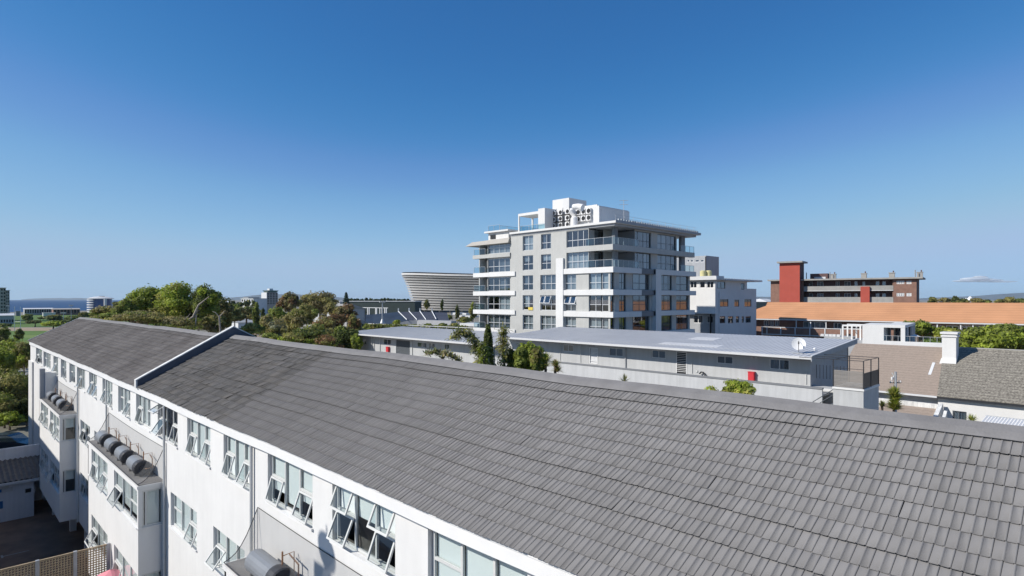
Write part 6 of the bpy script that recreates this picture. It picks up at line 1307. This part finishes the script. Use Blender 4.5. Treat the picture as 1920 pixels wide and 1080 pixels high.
# plants between the flats and the ridge
tree('tree', 'dense rounded green tree between the palms and the yucca', 'tree', 988, 642, 76, 704, 41, (BR, MI, MI), 8000, clumps=20, size=.17, group='garden trees')
tree('tree', 'shorter leafy tree just left of the yucca', 'tree', 1008, 655, 34, 702, 39.5, (MI, BR, OL), 2600, clumps=9, size=.15, group='garden trees')
tree('shrub', 'leafy yellow green shrub below the red cabinet by the ridge', 'shrub', 1385, 712, 84, 762, 36, (YE, BR, MI), 3600, clumps=16, size=.12, group='garden shrubs')
tree('shrub', 'small sprig shrub left of the leafy shrub by the ridge', 'shrub', 1333, 722, 44, 760, 36, (YE, BR), 700, clumps=8, size=.11, group='garden shrubs')
def strap_plant(name, label, px_, y, t_, n, L_, wd, mats, up=.9, droop=.6, stem=True, group=None, layers=1):
    c = at(px_, y, t_); t = thing(name, label, 'plant', (c[0], c[1], G), group)
    for k in range(layers): straps(t, (c[0] + rnd.uniform(-.1, .1) * (k > 0), c[1] + rnd.uniform(-.1, .1) * (k > 0), c[2] - k * .38), n, L_, wd, mats, up, droop)
    m = MB(); m.tube([(c[0], c[1], G), (c[0], c[1], c[2])], [.12, .09], 6); m.build('stem', 'trunk_brown', t); return t
strap_plant('yucca', 'spiky yucca at the right side of the rounded garden tree', 1023, 678, 39.5, 150, .78, .09, (MI, YE, BR), 1.0, .5, group='yuccas', layers=2)
strap_plant('yucca', 'dry straw coloured yucca end right of the green yucca', 1041, 686, 38.5, 130, .62, .09, (SW, YE, MI), 1.0, .8, group='yuccas', layers=2)
strap_plant('yucca', 'tall bushy yucca growing around the utility pole', 1676, 742, 48, 200, .95, .12, (MI, BR, YE), 1.0, .5, group='yuccas', layers=4)
strap_plant('yucca', 'small yucca before the window of the white house', 1822, 790, 46, 60, .7, .08, (YE, BR), 1.0, .3, group='yuccas')
strap_plant('agave', 'small spiky agave just over the ridge below the grey wall', 1171, 716, 34, 60, .5, .05, (GY, OL), 1.0, .1, group='agaves')
strap_plant('yucca', 'dark spiky bush at the corner of the stair landing', 1654, 762, 47, 60, .6, .1, (DK, RU, MI), 1.0, .5, group='yuccas')
def strap_mass(name, label, cat, pts, t_, n, L_, wd, mats, spread=.3, up=.8, droop=.8, group=None):
    """plant of long blade leaves springing from points along a pixel path"""
    c = at(pts[-1][0], pts[-1][1], t_); t = thing(name, label, cat, (c[0], c[1], G), group); path = [at(x, y, t_) for x, y in pts]; Vs = []; 
    V = []; Fq = []; mi = []; k = 0
    for i in range(n):
        f = nr.random() * (len(path) - 1); j = min(int(f), len(path) - 2); b = path[j] + (path[j + 1] - path[j]) * (f - j) + nr.normal(size=3) * spread * np.array([1, 1, .7])
        a = nr.uniform(0, 2 * math.pi); e = nr.uniform(-.2, up) * math.pi / 2; l = L_ * nr.uniform(.6, 1.15); h = np.array([math.cos(a), math.sin(a), 0]); s_ = np.array([-h[1], h[0], .3 * nr.normal()]); m_ = int(nr.integers(0, len(mats)))
        for q in range(4):
            g_ = q / 3; p = b + h * l * g_ * math.cos(e) + np.array([0, 0, l * g_ * math.sin(e) - droop * l * .5 * g_ * g_]); ww = wd * (.5, 1, .8, .1)[q]; V += [p - s_ * ww / 2, p + s_ * ww / 2]
        for q in range(3): Fq.append((k + 2 * q, k + 2 * q + 1, k + 2 * q + 3, k + 2 * q + 2)); mi.append(m_)
        k += 8
    fast_mesh('leaves', np.array(V), np.array(Fq), list(mats), t, mi=mi, org=tuple(t.location), col=nr.random(len(Fq)))
    m = MB(); m.tube([(c[0], c[1], G)] + [tuple(p) for p in path[::-1]], [.14] + [.07] * len(path), 6); m.build('stem', 'trunk_brown', t); return t
strap_mass('palm', 'arching leafy palm leaning left in front of the far pale roof', 'palm', [(851, 632), (864, 624), (880, 628), (892, 644), (900, 664), (902, 690)], 41, 1100, .5, .085, (GY, MI, YE, GY, OL), .16, .8, .9, 'palms in the garden')
strap_mass('palm', 'tall thin yellowish palm right of the dark creeper', 'palm', [(944, 616), (943, 640), (944, 664), (946, 692)], 41, 750, .42, .07, (YE, OL, GY, MI), .18, .9, .7, 'palms in the garden')
strap_mass('palm', 'short fan of green blades at the base of the dark creeper', 'palm', [(902, 644), (908, 664), (906, 690)], 40.4, 420, .45, .09, (MI, BR, GY), .16, .8, .8, 'palms in the garden')
strap_mass('shrub', 'pale variegated blade shrub row along the far flats, left part', 'shrub', [(800, 664), (816, 660), (830, 664), (828, 690)], 43, 520, .34, .07, (GY, SW, MI, GY), .14, 1.0, .4, 'variegated shrubs')
strap_mass('shrub', 'pale variegated blade shrub row along the far flats, right part', 'shrub', [(832, 662), (846, 668), (860, 676), (858, 692)], 42.6, 480, .34, .07, (GY, SW, GY, YE), .14, 1.0, .4, 'variegated shrubs')
tree('tree', 'loose leafy shrub tree between the tall palm and the rounded tree', 'tree', 958, 652, 30, 704, 41.5, (MI, OL, BR), 1900, clumps=7, size=.14, group='garden trees')
# creeper covered cone
t = thing('creeper_cone', 'dark triangular mass of creeper beside a thin pole between the palms', 'creeper', tuple(at(918, HZ, 42))[:2] + (G,)); cl = []
for i in range(26):
    f = i / 25; y = 614 + 76 * f; w2 = 3 + 27 * f; c = at(916 + 9 * f ** .7 - w2 * .45, y, 42); r = w2 / 2 / FP * 42 + .12; cl.append((c, np.array([r, r * .8, .24]), r))
V_, F_, tn, ix = leafcloud(cl, 5200, .14); fast_mesh('foliage', V_, F_, [DK, MI, DK], t, mi=ix % 3, org=tuple(t.location), col=tn)
m = MB(); q = at(927, 640, 41.6); m.tube([(q[0], q[1], G), tuple(at(927, 648, 41.6))], .04, 5); m.build('pole', 'galvanised', t)
# thin cloud low on the right, and ground cover
mc = bpy.data.materials.new('cloud'); mc.use_nodes = True; N = mc.node_tree.nodes; L = mc.node_tree.links; N.clear(); o_ = N.new('ShaderNodeOutputMaterial')
df = N.new('ShaderNodeBsdfDiffuse'); df.inputs[0].default_value = (.9, .9, .9, 1); tl = N.new('ShaderNodeBsdfTranslucent'); tl.inputs[0].default_value = (.9, .9, .9, 1); x1 = N.new('ShaderNodeMixShader'); L.new(df.outputs[0], x1.inputs[1]); L.new(tl.outputs[0], x1.inputs[2])
tp = N.new('ShaderNodeBsdfTransparent'); lw = N.new('ShaderNodeLayerWeight'); lw.inputs[0].default_value = .5; rp = N.new('ShaderNodeValToRGB'); rp.color_ramp.elements[0].position = .3; rp.color_ramp.elements[0].color = (.62, .62, .62, 1); rp.color_ramp.elements[1].position = .95; rp.color_ramp.elements[1].color = (0, 0, 0, 1)
L.new(lw.outputs['Facing'], rp.inputs[0]); x2 = N.new('ShaderNodeMixShader'); L.new(rp.outputs[0], x2.inputs[0]); L.new(tp.outputs[0], x2.inputs[1]); L.new(x1.outputs[0], x2.inputs[2]); L.new(x2.outputs[0], o_.inputs[0]); MATS['cloud'] = mc
def cloud(blobs, t_, label):
    bm_ = MB()
    for px_, y, wx, hy in blobs:
        c = at(px_, y, t_); rx = wx / FP * t_; rz_ = hy / FP * t_; n1, n2 = 14, 8; V = []
        for i in range(n2 + 1):
            ph = math.pi * i / n2
            for j in range(n1): th = 2 * math.pi * j / n1; k = 1 + .05 * rnd.uniform(-1, 1); V.append(tuple(c + RT * rx * math.sin(ph) * math.cos(th) * k + FW * rx * .6 * math.sin(ph) * math.sin(th) * k + np.array([0, 0, rz_ * math.cos(ph) * k])))
        bm_.add(V, [(i * n1 + j, i * n1 + (j + 1) % n1, (i + 1) * n1 + (j + 1) % n1, (i + 1) * n1 + j) for i in range(n2) for j in range(n1)])
    o = bm_.build('cloud', 'cloud', smooth=True); kind(o, 'stuff'); o['label'] = label; o['category'] = 'cloud'
cloud([(1830, 524, 30, 5.5), (1852, 526, 28, 4.5), (1812, 527, 26, 3), (1838, 519.5, 14, 3), (1880, 528, 26, 2.5)], 16000, 'small flat white cloud low in the sky at right')
# ---------------------------------------------------------------- air
HZM = bpy.data.materials.new('haze'); HZM.use_nodes = True; N = HZM.node_tree.nodes; L = HZM.node_tree.links; N.clear()
o_ = N.new('ShaderNodeOutputMaterial'); pv = N.new('ShaderNodeVolumePrincipled'); pv.inputs['Color'].default_value = (.72, .86, 1, 1); pv.inputs['Density'].default_value = .00004; pv.inputs['Anisotropy'].default_value = .1
L.new(pv.outputs[0], o_.inputs[1]); MATS['haze'] = HZM
m = MB(); m.box(-16500, 14600, -15000, 16600, G - 5, 130); hz_ = m.build('haze', 'haze'); kind(hz_, 'stuff'); hz_['label'] = 'thin pale air haze over the town and sea'; hz_['category'] = 'haze'
hz_.display_type = 'WIRE'
